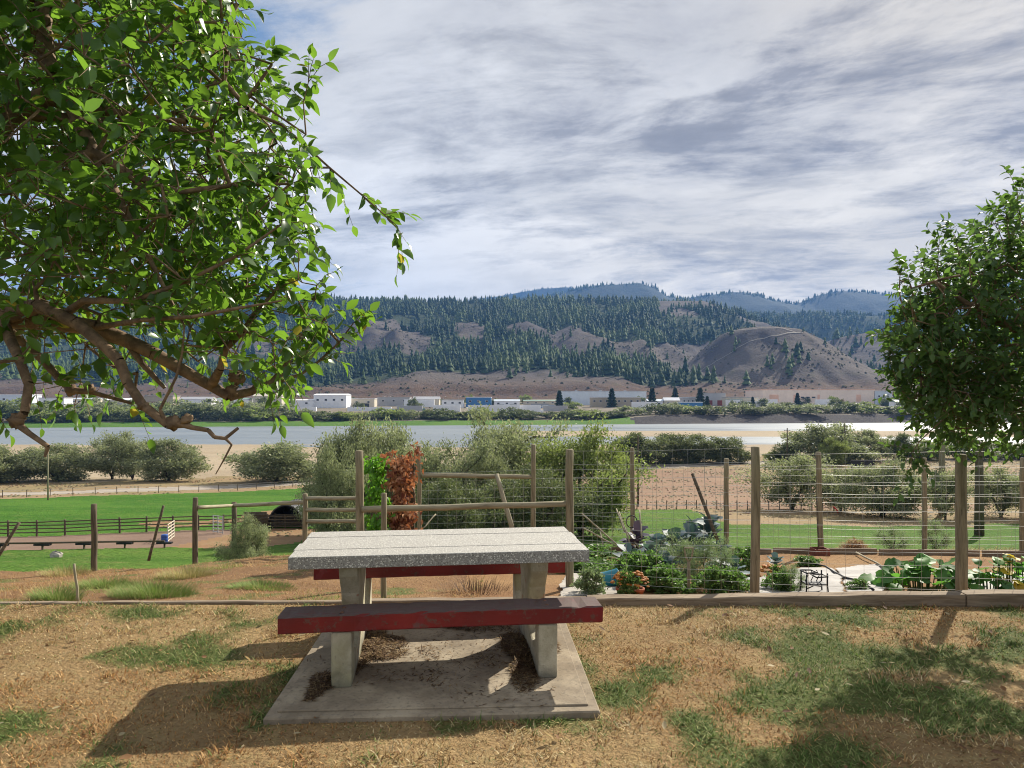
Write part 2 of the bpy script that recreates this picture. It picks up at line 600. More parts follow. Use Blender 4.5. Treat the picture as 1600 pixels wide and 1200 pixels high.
# ------------------------------------------------------------------ near terrain
KY = np.array([-60, 5.66, 5.78, 8, 12, 14, 20, 30, 42, 50, 62, 84, 105, 130, 160, 190, 230, 275, 300, 330, 1200], float)
KZ = np.array([0, 0, -0.16, -0.48, -0.95, -1.6, -3.6, -6.0, -8.2, -9.1, -10.5, -12.0, -14.0, -15.8, -17.0, -17.5, -17.85, -18.1, -18.27, -18.6, -20.0], float)
ROAD = [(-260, 30), (-160, 84), (-91, 122), (-62, 138), (36, 192), (79, 211), (125, 220), (260, 226), (420, 228)]
WATER = -18.3


def road_dist(X, Y):
    d = np.full(np.shape(X), 1e9)
    for (x0, y0), (x1, y1) in zip(ROAD[:-1], ROAD[1:]):
        vx, vy = x1 - x0, y1 - y0
        t = np.clip(((X - x0) * vx + (Y - y0) * vy) / (vx * vx + vy * vy), 0, 1)
        d = np.minimum(d, np.hypot(X - x0 - t * vx, Y - y0 - t * vy))
    return d


def road_y(X):
    return np.interp(X, [p[0] for p in ROAD], [p[1] for p in ROAD])


def nz(X, Y):
    X = np.asarray(X, float); Y = np.asarray(Y, float)
    z = np.interp(Y, KY, KZ)
    z = z - 0.36 * sst(-2.5, -7.5, X) * sst(6.5, 11.5, Y) * (1 - sst(16, 40, Y))
    z = z + (0.03 * (fbm(X * 0.9, Y * 0.9, 3, 3) - 0.5)) * (1 - sst(5.2, 5.6, Y) * (1 - sst(5.8, 6.4, Y)))
    z = z + 0.07 * (fbm(X * 1.3, Y * 1.3, 3, 5) - 0.5) * sst(6, 8, Y)
    z = z + 0.5 * (fbm(X * 0.05, Y * 0.05, 3, 8) - 0.5) * sst(30, 60, Y) * (1 - sst(150, 210, Y))
    # sand bars in the river on the right and shallow pools on the left flat
    bar = sst(-70, 60, X) * sst(362, 374, Y + 0.02 * X) * (1 - sst(428, 446, Y + 0.02 * X)) * 0.62
    z = np.where(Y > 300, np.maximum(z, -18.62 + bar * (0.75 + 0.5 * fbm(X * 0.01, Y * 0.05, 3, 4))), z)
    z = z - 0.9 * np.exp(-(((X + 145) / 20) ** 2 + ((Y - 226) / 9) ** 2)) - 0.8 * np.exp(-(((X + 118) / 10) ** 2 + ((Y - 229) / 6) ** 2))
    z = z - 0.45 * sst(0.56, 0.66, fbm(X * 0.012 + 4, Y * 0.045, 3, 21)) * sst(235, 262, Y) * (Y < 300)
    return z


def at(px, Y, dz=0.0):
    X = (px - 800.0) * Y / F
    return Vector((X, Y, float(nz(X, Y)) + dz))


def pt(px, py, Y):
    return Vector(((px - 800.0) * Y / F, Y, CZ - (py - HOR) * Y / F))


# zones of the near ground
ZN = ['lawn', 'garden', 'bank', 'green', 'arena', 'field', 'dirt', 'redfield', 'pasture', 'road', 'sand']


def zone(X, Y):
    n = (fbm(X * 0.22, Y * 0.22, 3, 31) - 0.5)
    Z = np.full(X.shape, 8)
    rd = road_dist(X, Y); ry = road_y(X)
    before = Y < ry
    Z[(Y > 11) & (Y < 85 - 14 * sst(22, 36, X) + 3 * n)] = 3
    strip = (X > 22) & (Y > 69 + 5 * n) & (Y < 90)
    Z[strip] = 8
    fld = (X < -9 + 6 * n) & (Y > 61) & before & (rd > 13 + 3 * n)
    Z[fld] = 5
    fx = (X + 0.0)
    ar = (X < -25.5) & (X > -75) & (Y > 45.5 - 0.0 * X + 0.24 * (X + 45)) & (Y < 61 + 0.26 * (X + 45))
    Z[ar] = 4
    dr = (X >= -25.5) & (X < -17.5 + 4 * n) & (Y > 50 + 3 * n) & (Y < 66)
    Z[dr] = 6
    pad = (X > -33) & (X < -12) & (Y > 71 + 3 * n) & (Y < 86 + 3 * n) & (X > -31 + 8 * n)
    Z[pad] = 6
    ring = np.abs(np.hypot((X + 34.5) / 1.35, Y - 71) - 2.2 - n) < 0.9
    Z[ring] = 6
    rf = (X > -8) & (Y > 86) & before & (rd > 9 + 6 * n) & (X < 60 + 20 * n)
    Z[rf] = 7
    Z[(Y > ry) & (Y > 150) & (rd > 27 + 12 * n) | (Y > 240)] = 10
    Z[rd < 4.2 + 0.8 * n] = 9
    Z[(Y > 5.70) & (Y <= 12.6 + 1.0 * n)] = 2
    Z[(Y > 5.70) & (Y <= 11.9) & (X > -0.6 + 0.8 * n)] = 1
    Z[Y <= 5.70] = 0
    return Z


def green_amt(X, Y):
    """how green the home lawn and weedy bank are at a point"""
    n = fbm(X * 0.95 + 3, Y * 1.5, 4, 41)
    n2 = fbm(X * 3.1, Y * 3.1, 3, 45)
    g = (n - 0.52) * 1.5 + (n2 - 0.5) * 2.2 + 0.20
    g = g + 0.50 * sst(0.2, 1.6, X - 0.75 * (Y - 3.6)) * (1 - sst(4.3, 5.4, Y))
    g = g + 0.30 * np.exp(-(((X + 1.55) / 0.45) ** 2 + ((Y - 4.15) / 0.55) ** 2))
    g = g + 0.22 * sst(2.6, 1.4, Y) + 0.15 * sst(4.6, 5.3, Y) * sst(-1.5, -2.5, X) * (Y < 5.6)
    return np.clip(g, 0, 1)


ys = np.concatenate([np.linspace(-40, 1.0, 24), np.arange(1.2, 5.6, 0.11), [5.6, 5.66, 5.70, 5.74, 5.78], np.arange(5.86, 13.8, 0.12)])
yy = [ys[-1]]
while yy[-1] < 470:
    yy.append(yy[-1] * 1.0095 + 0.03)
ys = np.concatenate([ys, yy[1:]])
ss = np.sign(np.linspace(-1, 1, 401)) * np.abs(np.linspace(-1, 1, 401)) ** 1.15 * 1.75
GX = ss[None, :] * (np.maximum(ys, 0)[:, None] + 7.0)
GY = np.repeat(ys[:, None], len(ss), 1)
GZ = nz(GX, GY)
cx_ = (GX[:-1, :-1] + GX[1:, 1:]) / 2; cy_ = (GY[:-1, :-1] + GY[1:, 1:]) / 2
ZZ = zone(cx_, cy_)
idx = np.arange(GX.size).reshape(GX.shape)
quads = np.stack([idx[:-1, :-1], idx[:-1, 1:], idx[1:, 1:], idx[1:, :-1]], -1)
PV = np.stack([GX, GY, GZ], -1).reshape(-1, 3)
PT = green_amt(GX, GY).ravel()
names = {'lawn': 'lawn', 'garden': 'garden_ground', 'bank': 'weedy_bank', 'green': 'lower_lawn', 'arena': 'riding_arena', 'field': 'hay_field',
         'dirt': 'paddock_ground', 'redfield': 'fallow_field', 'pasture': 'dry_pasture', 'road': 'gravel_road', 'sand': 'river_sand'}
for zi, zn in enumerate(ZN):
    q = quads[ZZ == zi]
    if not len(q):
        continue
    u, inv = np.unique(q, return_inverse=True)
    me = fast_mesh(names[zn], PV[u], inv.reshape(q.shape), tint=PT[u], smooth=True)
    struct(link(names[zn], me, M[zn]))

# ------------------------------------------------------------------ river
m, nt, b = mat('river_water')
p = nt.node('ShaderNodeNewGeometry').outputs['Position']
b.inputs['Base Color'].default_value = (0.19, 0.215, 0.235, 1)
b.inputs['IOR'].default_value = 1.33
pn = nt.noise(nt.vmath('MULTIPLY', p, (0.006, 0.03, 1)), 1.0, 4, 0.55, 0.5)
nt.put(b.inputs['Roughness'], nt.ramp(pn, 0.38, 0.62, 0.30, 0.58))
wv = nt.noise(nt.vmath('MULTIPLY', p, (0.25, 0.8, 1)), 1.0, 5, 0.6)
nt.put(b.inputs['Normal'], nt.bump(wv, 0.25, 0.2))
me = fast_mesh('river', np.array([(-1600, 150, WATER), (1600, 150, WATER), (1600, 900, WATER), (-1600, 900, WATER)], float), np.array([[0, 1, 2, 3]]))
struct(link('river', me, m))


# ------------------------------------------------------------------ far side: bank, town flat, hills
def shore(X):
    return 534 + 0.155 * X + 10 * (fbm(X * 0.006, X * 0 + 3.3, 3, 12) - 0.5)


HY = np.array([900, 980, 1050, 1150, 1300, 1500, 1700, 1950, 2200, 2400, 2700, 3600], float)
HZ = np.array([0, 6, 13, 27, 46, 76, 126, 205, 288, 352, 356, 350], float) / 352.0


def fz(X, Y):
    X = np.asarray(X, float); Y = np.asarray(Y, float)
    wd = Y - shore(X)
    steep = sst(60, 140, X)
    low = np.interp(wd, [-40, 0, 12, 40, 100, 200, 420], [-19.5, -18.4, -16.9, -15.6, -13.0, -9.5, -4.0])
    hi = np.interp(wd, [-40, 0, 26, 40, 100, 200, 420], [-19.5, -18.4, -11.6, -11.2, -10.2, -8.5, -4.0])
    z = low * (1 - steep) + hi * steep
    # main escarpment
    crest = np.interp(X, [-2600, -1800, -675, -90, 150, 450, 675, 800, 950, 1150, 1500, 2600],
                      [400, 372, 356, 343, 352, 346, 352, 305, 225, 170, 150, 140])
    crest = crest + 14 * (fbm(X * 0.004, X * 0, 3, 51) - 0.5)
    t = np.interp(Y, HY, HZ)
    wx = X + 120 * (fbm(X * 0.003, Y * 0.003, 3, 60) - 0.5)
    spur = ridged(wx / 310.0, Y / 1500.0, 3, 61)
    gul = ridged(wx / 120.0 + 3, Y / 500.0, 4, 66)
    amp = 62 * sst(1150, 1500, Y) * (1 - sst(1950, 2350, Y))
    e = crest * t * (1 - 0.0) + amp * (spur - 0.55) * 1.5 + 22 * sst(1050, 1300, Y) * (1 - sst(2150, 2500, Y)) * (gul - 0.5)
    # low brown terraces at the foot
    terr = 11 * sst(0.45, 0.6, fbm(X / 260.0, Y / 400.0, 3, 70)) * sst(1010, 1060, Y) * (1 - sst(1250, 1420, Y))
    e = e + terr + 5 * (fbm(X / 40.0, Y / 40.0, 3, 71) - 0.5) * sst(1000, 1100, Y)
    for bx_, by_, bh, br_ in ((-352, 1690, 34, 85), (-250, 1600, 20, 60), (-105, 1790, 24, 55), (45, 1780, 28, 65), (160, 1620, 26, 75), (275, 1590, 20, 55), (-700, 1640, 36, 110), (-160, 1230, 12, 120), (90, 1190, 10, 110), (330, 1240, 12, 90)):
        dq = np.hypot((X - bx_) / (br_ * 1.35), (Y - by_) / (br_ * 2.2)) + 0.5 * (fbm(X / 50.0, Y / 80.0, 3, 87) - 0.5)
        e = e + bh * 0.8 * np.clip(1 - dq, 0, 1) ** 1.2 * (0.6 + 0.8 * ridged(X / 38.0, Y / 120.0, 4, 85))
    # valley on the right and a plateau behind it
    back = np.interp(X, [500, 900, 1400, 2600], [330, 400, 405, 395]) * sst(2450, 3250, Y) * sst(450, 900, X)
    e = np.maximum(e, back + 10 * (fbm(X / 90.0, Y / 90.0, 3, 75) - 0.5))
    # grey hill to the far right
    g = 190 - 0.00055 * (X - 1030) ** 2 * np.where(X > 1030, 0.35, 1.0) * 2.2 - np.abs(Y - 1950) * 0.36
    e = np.maximum(e, g + 18 * (ridged(X / 160.0, Y / 160.0, 3, 78) - 0.5))
    # the bald knoll
    bx, by = 512.0, 1430.0
    rx = np.where(X < bx, 205.0, 255.0)
    q = np.sqrt(((X - bx) / rx) ** 2 + ((Y - by) / 330.0) ** 2)
    prof = np.interp(q, [0, 0.22, 0.34, 0.6, 0.8, 1.0, 1.35, 2.5], [152, 151, 143, 96, 60, 34, 8, -60])
    prof = prof + 24 * (ridged(X / 75.0 + 9, Y / 260.0, 4, 80) - 0.55) * sst(0.2, 0.5, q) * (1 - sst(1.0, 1.3, q))
    e = np.maximum(e, prof)
    return z + e * sst(885, 1010, Y) if np.ndim(Y) == 0 else np.where(Y > 885, z + e * sst(885, 1010, Y), z)


def bald(X, Y):
    """1 where the far slopes are open ground, 0 where they are wooded"""
    v = np.zeros(np.shape(X))
    for cx, cy, ax, ay in ((-352, 1720, 105, 200), (-255, 1640, 60, 170), (-105, 1800, 55, 120), (40, 1790, 70, 130), (150, 1640, 75, 190), (270, 1600, 60, 130), (-700, 1650, 120, 190), (600, 2330, 120, 130), (520, 2150, 70, 90)):
        d = np.hypot((X - cx) / ax, (Y - cy) / ay) + 0.9 * (fbm(X / 55.0, Y / 70.0, 3, 90) - 0.5)
        v = np.maximum(v, 1 - sst(0.75, 1.1, d))
    v = np.maximum(v, 1 - sst(1140, 1240, Y + 260 * (fbm(X / 190.0, Y / 190.0, 3, 93) - 0.5)))
    bx, by = 512.0, 1430.0
    q = np.sqrt(((X - bx) / np.where(X < bx, 205.0, 255.0)) ** 2 + ((Y - by) / 330.0) ** 2)
    v = np.maximum(v, 1 - sst(0.98, 1.08, q + 0.12 * (fbm(X / 40.0, Y / 40.0, 3, 95) - 0.5)))
    g = (X > 700) & (Y < 2250) & (Y > 1500)
    v = np.where(g, np.maximum(v, 0.93), v)
    return v


fy = np.concatenate([np.arange(440, 900, 5.0), np.arange(900, 1700, 6.5), np.arange(1700, 2500, 9), np.arange(2500, 3700, 22)])
fs = np.linspace(-1.1, 1.0, 500)
FX = fs[None] * (fy[:, None] + 150); FY = np.repeat(fy[:, None], len(fs), 1)
FZ = fz(FX, FY)
FXc, FYc = (FX[:-1, :-1] + FX[1:, 1:]) / 2, (FY[:-1, :-1] + FY[1:, 1:]) / 2
idx = np.arange(FX.size).reshape(FX.shape)
fq = np.stack([idx[:-1, :-1], idx[:-1, 1:], idx[1:, 1:], idx[1:, :-1]], -1)
fw = FYc - shore(FXc)
fzone = np.where((fw < 34 + 8 * fbm(FXc / 15.0, FYc / 15.0, 2, 97)) & (FXc < 100), 0, np.where((fw < 27) & (FXc >= 100), 1, np.where(FYc < 985, 2, 3)))
BALD = bald(FX, FY)
M['fargrass'] = ground_mat('bank_grass', [(0.07, 0.16, 0.025), (0.10, 0.20, 0.03), (0.12, 0.17, 0.05)], 0.05, bd=1.0)
M['riprap'] = ground_mat('bank_rock', [(0.06, 0.055, 0.06), (0.10, 0.09, 0.09), (0.13, 0.115, 0.105)], 0.08, bd=1.5, bump=1.0)
M['town'] = ground_mat('town_ground', [(0.20, 0.17, 0.135), (0.26, 0.215, 0.165), (0.15, 0.14, 0.09)], 0.02, bd=0.5)
m, nt, b = mat('dry_hillside')
p = nt.node('ShaderNodeNewGeometry').outputs['Position']
n1 = nt.noise(p, 0.006, 6, 0.6, 0.4); n2 = nt.noise(p, 0.05, 6, 0.7); n3 = nt.noise(p, 0.35, 3, 0.6)
zc = nt.sep(p)[2]
cc = nt.mix(nt.ramp(n1, 0.38, 0.62), (0.090, 0.078, 0.080), (0.140, 0.118, 0.105))
lowf = nt.ramp(zc, 12, 45, 1, 0)
cc = nt.mix(nt.math('MULTIPLY', lowf, nt.ramp(n2, 0.35, 0.6, 0.3, 0.9)), cc, (0.135, 0.078, 0.05))  # brown foot of the slope, with cloud shadow darkened into its colour
cc = nt.mix(nt.ramp(n2, 0.5, 0.72, 0, 0.6), cc, (0.12, 0.115, 0.075))
cc = nt.mix(nt.ramp(n3, 0.52, 0.75, 0, 0.65), cc, (0.085, 0.09, 0.055))
cc = nt.mix(nt.ramp(nt.attr('tint'), 0.1, 0.6, 0.92, 0.0), cc, (0.045, 0.062, 0.032))
nt.put(b.inputs['Base Color'], cc)
b.inputs['Roughness'].default_value = 1.0
b.inputs['Specular IOR Level'].default_value = 0.05
nt.put(b.inputs['Normal'], nt.bump(nt.math('ADD', n2, nt.math('MULTIPLY', n3, 0.4)), 0.8, 6.0))
M['hill'] = m
FV = np.stack([FX, FY, FZ], -1).reshape(-1, 3)
FT = BALD.ravel()
for zi, (nm, mk) in enumerate((('far_bank_grass', 'fargrass'), ('far_bank_rocks', 'riprap'), ('town_flat', 'town'), ('hillside', 'hill'))):
    q = fq[fzone == zi]
    u, inv = np.unique(q, return_inverse=True)
    struct(link(nm, fast_mesh(nm, FV[u], inv.reshape(q.shape), tint=FT[u], smooth=True), M[mk]))


def far_at(px, Y, dz=0.0):
    X = (px - 800.0) * Y / F
    return Vector((X, Y, float(fz(np.array([X]), np.array([Y]))[0]) + dz))


# dirt tracks across the knoll: narrow ribbons lying on the slope
def ribbon(name, pts, width, mt, fn, lift, parent=None):
    P = []
    for (x0, y0), (x1, y1) in zip(pts[:-1], pts[1:]):
        k = max(2, int(math.hypot(x1 - x0, y1 - y0) / (width * 1.3)))
        for i in range(k):
            P.append((x0 + (x1 - x0) * i / k, y0 + (y1 - y0) * i / k))
    P.append(pts[-1]); P = np.array(P)
    d = np.gradient(P, axis=0); d /= np.linalg.norm(d, axis=1, keepdims=True) + 1e-9
    nr = np.stack([-d[:, 1], d[:, 0]], 1)
    rows = []
    for s in (-0.5, -0.17, 0.17, 0.5):
        q = P + nr * width * s
        rows.append(np.column_stack([q, fn(q[:, 0], q[:, 1]) + lift]))
    V = np.stack(rows, 1).reshape(-1, 3)
    n = len(P)
    f = [(4 * i + j, 4 * i + j + 1, 4 * i + j + 5, 4 * i + j + 4) for i in range(n - 1) for j in range(3)]
    return struct(link(name, fast_mesh(name, V, np.array(f), smooth=True), mt, parent))


M['track'] = plain('bare_track', (0.26, 0.23, 0.19), 0.95, 0, 0.15, 0.1, 0)
ribbon('hill_track', [(335, 1330), (420, 1300), (500, 1290), (560, 1315)], 2.6, M['track'], fz, 1.2)
ribbon('hill_track', [(545, 1310), (470, 1345), (455, 1400)], 2.2, M['track'], fz, 1.2)
ribbon('hill_track', [(640, 1330), (690, 1300), (745, 1290)], 4, M['track'], fz, 1.3)

# ------------------------------------------------------------------ wooded slopes
M['conifer'] = foliage('conifer_needles', (0.020, 0.042, 0.018), (0.085, 0.120, 0.045), (0.03, 0.05, 0.015), 0.1, 0.8, 0.1)


def conifer_tmpl(seed, tiers=3, sides=6):
    r_ = random.Random(seed)
    v = []; f = []
    for k in range(tiers):
        z0 = 0.10 + 0.27 * k; z1 = min(1.0, z0 + 0.44); rad = 0.20 * (1 - 0.27 * k)
        b0 = len(v)
        for s in range(sides):
            a = 2 * math.pi * s / sides + k * 0.5
            rr = rad * r_.uniform(0.7, 1.25)
            v.append((rr * math.cos(a), rr * math.sin(a), z0 + r_.uniform(-0.05, 0.05)))
        v.append((r_.uniform(-.01, .01), r_.uniform(-.01, .01), z1))
        for s in range(sides):
            f.append((b0 + s, b0 + (s + 1) % sides, b0 + sides))
    return np.array(v), np.array(f)


def scatter_conifers(name, X, Y, Z, hmin, hmax, kind=True):
    vs = []; fs_ = []; ts = []; off = 0
    which = rng.integers(0, 4, len(X))
    for k in range(4):
        tv, tf = conifer_tmpl(k)
        s_ = which == k
        n = s_.sum()
        if n == 0:
            continue
        h = (hmin + (hmax - hmin) * rng.uniform(0, 1, n) ** 1.6) * (0.75 + 0.6 * fbm(X[s_] / 60.0, Y[s_] / 60.0, 3, 143))
        a = rng.uniform(0, 6.28, n)
        B = np.zeros((n, 3, 3)); B[:, 0, 0] = np.cos(a); B[:, 0, 1] = -np.sin(a); B[:, 1, 0] = np.sin(a); B[:, 1, 1] = np.cos(a); B[:, 2, 2] = 1
        sc = np.stack([h * rng.uniform(0.75, 1.7, n), h * rng.uniform(0.75, 1.7, n), h], 1)
        V, Fc, t = place((tv, tf), np.stack([X[s_], Y[s_], Z[s_] - 0.06 * h], 1), B, sc, np.clip(rng.uniform(-0.2, 0.5, n) + 1.1 * sst(0.35, 0.7, fbm(X[s_] / 90.0, Y[s_] / 140.0, 3, 141)), 0, 1))
        vs.append(V); fs_.append(Fc + off); ts.append(t); off += len(V)
    me = fast_mesh(name, np.concatenate(vs), np.concatenate(fs_), tint=np.concatenate(ts))
    return link(name, me, M['conifer'])


N = 62000
cx = rng.uniform(-0.98, 0.92, N); cy = np.sqrt(rng.uniform(1130.0 ** 2, 3400.0 ** 2, N)); cx = cx * cy
bd_ = bald(cx, cy)
den = (1 - bd_) * (0.30 + 0.9 * sst(0.36, 0.6, fbm(cx / 120.0, cy / 120.0, 3, 101)))
den = np.maximum(den, 0.012 + 0.16 * sst(0.56, 0.70, fbm(cx / 70.0, cy / 70.0, 2, 104)) * (bd_ > 0.5))
den = np.where((cy > 2420) & (cx < 700), den * np.where(cy < 2560, 0.8, 0.0), den)
keep = rng.uniform(0, 1, N) < den
cx, cy = cx[keep], cy[keep]
o = stuff(scatter_conifers('hillside_forest', cx, cy, fz(cx, cy), 9, 30))
tag(o, 'dark conifer forest covering the escarpment above the town', 'forest')


sx_ = rng.uniform(-1.05, 1.0, 26000); sy_ = np.sqrt(rng.uniform(1000.0 ** 2, 2100.0 ** 2, 26000)); sx_ = sx_ * sy_
kp = rng.uniform(0, 1, len(sx_)) < (0.10 + 0.9 * sst(0.48, 0.66, fbm(sx_ / 60.0, sy_ / 45.0, 4, 121))) * (bald(sx_, sy_) > 0.3)
sx_, sy_ = sx_[kp], sy_[kp]
M['scrub'] = foliage('sage_scrub', (0.05, 0.05, 0.03), (0.12, 0.11, 0.065), (0.05, 0.05, 0.02), 0.1, 0.9, 0.05)
n = len(sx_)
a = rng.uniform(0, 6.283, n); hh = rng.uniform(1.2, 4.2, n)
DOME = (np.array([(0.5, 0, 0), (0.15, 0.48, 0), (-0.4, 0.3, 0), (-0.4, -0.3, 0), (0.15, -0.48, 0), (0.25, 0.1, 0.55), (-0.12, 0.2, 0.62), (-0.05, -0.25, 0.5), (0, 0, 0.75)], float),
        np.array([(0, 1, 5), (1, 6, 5), (1, 2, 6), (2, 3, 6), (3, 7, 6), (3, 4, 7), (4, 0, 7), (0, 5, 7), (5, 6, 8), (6, 7, 8), (7, 5, 8)], int))
B = np.zeros((n, 3, 3)); B[:, 0, 0] = np.cos(a); B[:, 0, 1] = -np.sin(a); B[:, 1, 0] = np.sin(a); B[:, 1, 1] = np.cos(a); B[:, 2, 2] = 1
V, Fc, t = place(DOME, np.stack([sx_, sy_, fz(sx_, sy_) - 0.2], 1), B, np.stack([hh * 1.5, hh * 1.5, hh], 1), rng.uniform(0, 1, n))
o = stuff(link('hillside_scrub', fast_mesh('hillside_scrub', V, Fc, tint=t), M['scrub']))
tag(o, 'dark sagebrush dotted over the bare slopes and terraces', 'scrub')

# ------------------------------------------------------------------ distant blue mountains
M['mount'] = ground_mat('mountain_forest', [(0.025, 0.045, 0.045), (0.035, 0.055, 0.05), (0.045, 0.06, 0.05)], 0.004, bd=20)


def mountain(name, Yc, sky_pts, depth, seed, ext):
    xs = np.array([(px - 800) * Yc / F for px, py in sky_pts]); zs = np.array([CZ + (HOR - py) * Yc / F for px, py in sky_pts])
    gx = np.linspace((ext[0] - 800) * Yc / F, (ext[1] - 800) * Yc / F, 260)
    gv = np.concatenate([np.linspace(-1, 0, 34), np.linspace(0.1, 0.6, 5)])
    GXm, GV = np.meshgrid(gx, gv)
    cr = np.interp(GXm, xs, zs) + 16 * (fbm(GXm / 160.0, GXm * 0 + seed, 3, seed) - 0.5)
    sh = np.where(GV < 0, 1 - np.abs(GV) ** 1.25, 1 - GV ** 1.5)
    Zm = 60 + (cr - 60) * sh + 95 * (ridged(GXm / 620.0, GV * depth / 900.0, 4, seed + 3) - 0.55) * np.sin(np.pi * np.clip(-GV, 0, 1)) ** 0.8
    Ym = Yc + GV * depth
    idm = np.arange(GXm.size).reshape(GXm.shape)
    q = np.stack([idm[:-1, :-1], idm[:-1, 1:], idm[1:, 1:], idm[1:, :-1]], -1).reshape(-1, 4)
    o = struct(link(name, fast_mesh(name, np.stack([GXm, Ym, Zm], -1).reshape(-1, 3), q, smooth=True), M['mount']))
    # trees along the crest
    n = 1500
    tx = rng.uniform(gx[0], gx[-1], n); tv = -np.abs(rng.normal(0, 0.05, n))
    ty = Yc + tv * depth
    ix = np.clip(((tx - gx[0]) / (gx[1] - gx[0])).astype(int), 0, len(gx) - 2)
    iv = np.clip(np.searchsorted(gv, tv) - 1, 0, len(gv) - 2)
    tz = np.maximum.reduce([Zm[iv, ix], Zm[iv, ix + 1]]) - 12
    return o, (tx, ty, tz)


o1, t1 = mountain('blue_mountain', 5200, [(500, 560), (700, 478), (800, 470), (880, 458), (920, 448), (960, 444), (1000, 443), (1020, 449), (1035, 460), (1065, 468), (1100, 463), (1150, 456),
                                          (1175, 459), (1210, 470), (1235, 476), (1250, 474), (1275, 463), (1305, 455), (1340, 456), (1385, 461), (1450, 468), (1600, 440), (1900, 450)], 1500, 201, (350, 1950))
o2, t2 = mountain('pale_far_mountain', 7600, [(400, 520), (640, 482), (740, 469), (800, 459), (850, 451), (885, 448), (920, 455), (1000, 470), (1200, 500), (1600, 520)], 1300, 231, (300, 1500))
tt = [np.concatenate([a, b_]) for a, b_ in zip(t1, t2)]
o = stuff(scatter_conifers('mountain_treeline', tt[0], tt[1], tt[2], 26, 48))
tag(o, 'tiny dark trees along the crests of the blue mountains', 'forest')

# ------------------------------------------------------------------ haze over the valley
m = bpy.data.materials.new('valley_haze')
m.use_nodes = True
nt = NT(m.node_tree)
nt.n.remove(nt.n['Principled BSDF'])
vol = nt.node('ShaderNodeVolumePrincipled')
vol.inputs['Color'].default_value = (0.20, 0.45, 1.0, 1)
vol.inputs['Density'].default_value = 0.000075
vol.inputs['Anisotropy'].default_value = 0.0
nt.l.new(vol.outputs[0], nt.n['Material Output'].inputs['Volume'])
mb = MB().box((0, 4150, 545), (15000, 8500, 1150))
hz = stuff(mb.build('haze', m))
tag(hz, 'thin blue haze filling the valley air', 'haze')

# ------------------------------------------------------------------ grass, as blades
def blades(name, n, xr, yr, hfun, colfun, wid, accept=None, rg=rng):
    X = rg.uniform(xr[0], xr[1], n); Y = rg.uniform(yr[0], yr[1], n)
    if accept is not None:
        k = accept(X, Y); X, Y = X[k], Y[k]
    n = len(X)
    h = hfun(X, Y) * rg.uniform(0.5, 1.25, n)
    az = rg.uniform(0, 6.283, n); lean = rg.uniform(0.35, 1.4, n)
    d = np.stack([np.cos(az) * np.sin(lean), np.sin(az) * np.sin(lean), np.cos(lean)], 1)
    up = np.stack([-np.cos(az) * np.cos(lean), -np.sin(az) * np.cos(lean), np.sin(lean)], 1)
    B = frames(d, up)
    # a blade bends over: root pair, middle pair, tip
    tv = BLADE[0] * np.array([1, 1, -1.0])
    ww = wid * rg.uniform(0.6, 1.3, n)
    sc = np.stack([ww, h, h], 1)
    V, _, _ = place((tv, np.zeros((1, 4), int)), np.stack([X, Y, nz(X, Y) - 0.004], 1), B, sc)
    o_ = (np.arange(n) * 5)[:, None]
    q = np.array([[0, 1, 2, 3]]) + o_; t = np.array([[3, 2, 4]]) + o_
    C = np.repeat(colfun(X, Y, n, rg), 5, 0)
    me = fast_mesh(name, V, [q, t], colr=C)
    return stuff(link(name, me, M['blade']))


STRAW = np.array([(0.70, 0.54, 0.28), (0.60, 0.42, 0.19), (0.48, 0.30, 0.13), (0.76, 0.63, 0.38), (0.32, 0.18, 0.085)])
GREEN = np.array([(0.15, 0.22, 0.055), (0.105, 0.175, 0.04), (0.22, 0.27, 0.085), (0.32, 0.33, 0.13)])


def lawn_col(X, Y, n, rg):
    g = green_amt(X, Y) + rg.normal(0, 0.27, n)
    isg = g > 0.46
    c = STRAW[rg.integers(0, len(STRAW), n)] * rg.uniform(0.5, 1.1, (n, 1))
    red = sst(0.5, 0.62, fbm(X * 0.8, Y * 0.8, 3, 47))[:, None]
    c = c * (1 - red * np.array([0.08, 0.24, 0.36]))
    cg = GREEN[rg.integers(0, len(GREEN), n)] * rg.uniform(0.65, 1.15, (n, 1))
    return np.where(isg[:, None], cg, c)


def off_slab(X, Y):
    a = R(2.7); u = (X + 1.30) * math.cos(a) + (Y - 3.56) * math.sin(a); v = -(X + 1.30) * math.sin(a) + (Y - 3.56) * math.cos(a)
    return ~((u > 0.0) & (u < 1.78) & (v > 0.0) & (v < 1.9)) & (rng.uniform(0, 1, len(X)) < 0.42 + 1.6 * sst(0.30, 0.58, fbm(X * 2.6, Y * 2.6, 4, 49)))


def lawn_h(X, Y):
    return 0.022 + 0.024 * green_amt(X, Y) + 0.030 * sst(0.45, 0.75, fbm(X * 5, Y * 5, 3, 52))


o = blades('lawn_grass', 200000, (-4.9, 4.9), (2.4, 5.66), lawn_h, lawn_col, 0.0074, off_slab)
tag(o, 'short patchy dry and green lawn grass around the picnic table', 'grass')


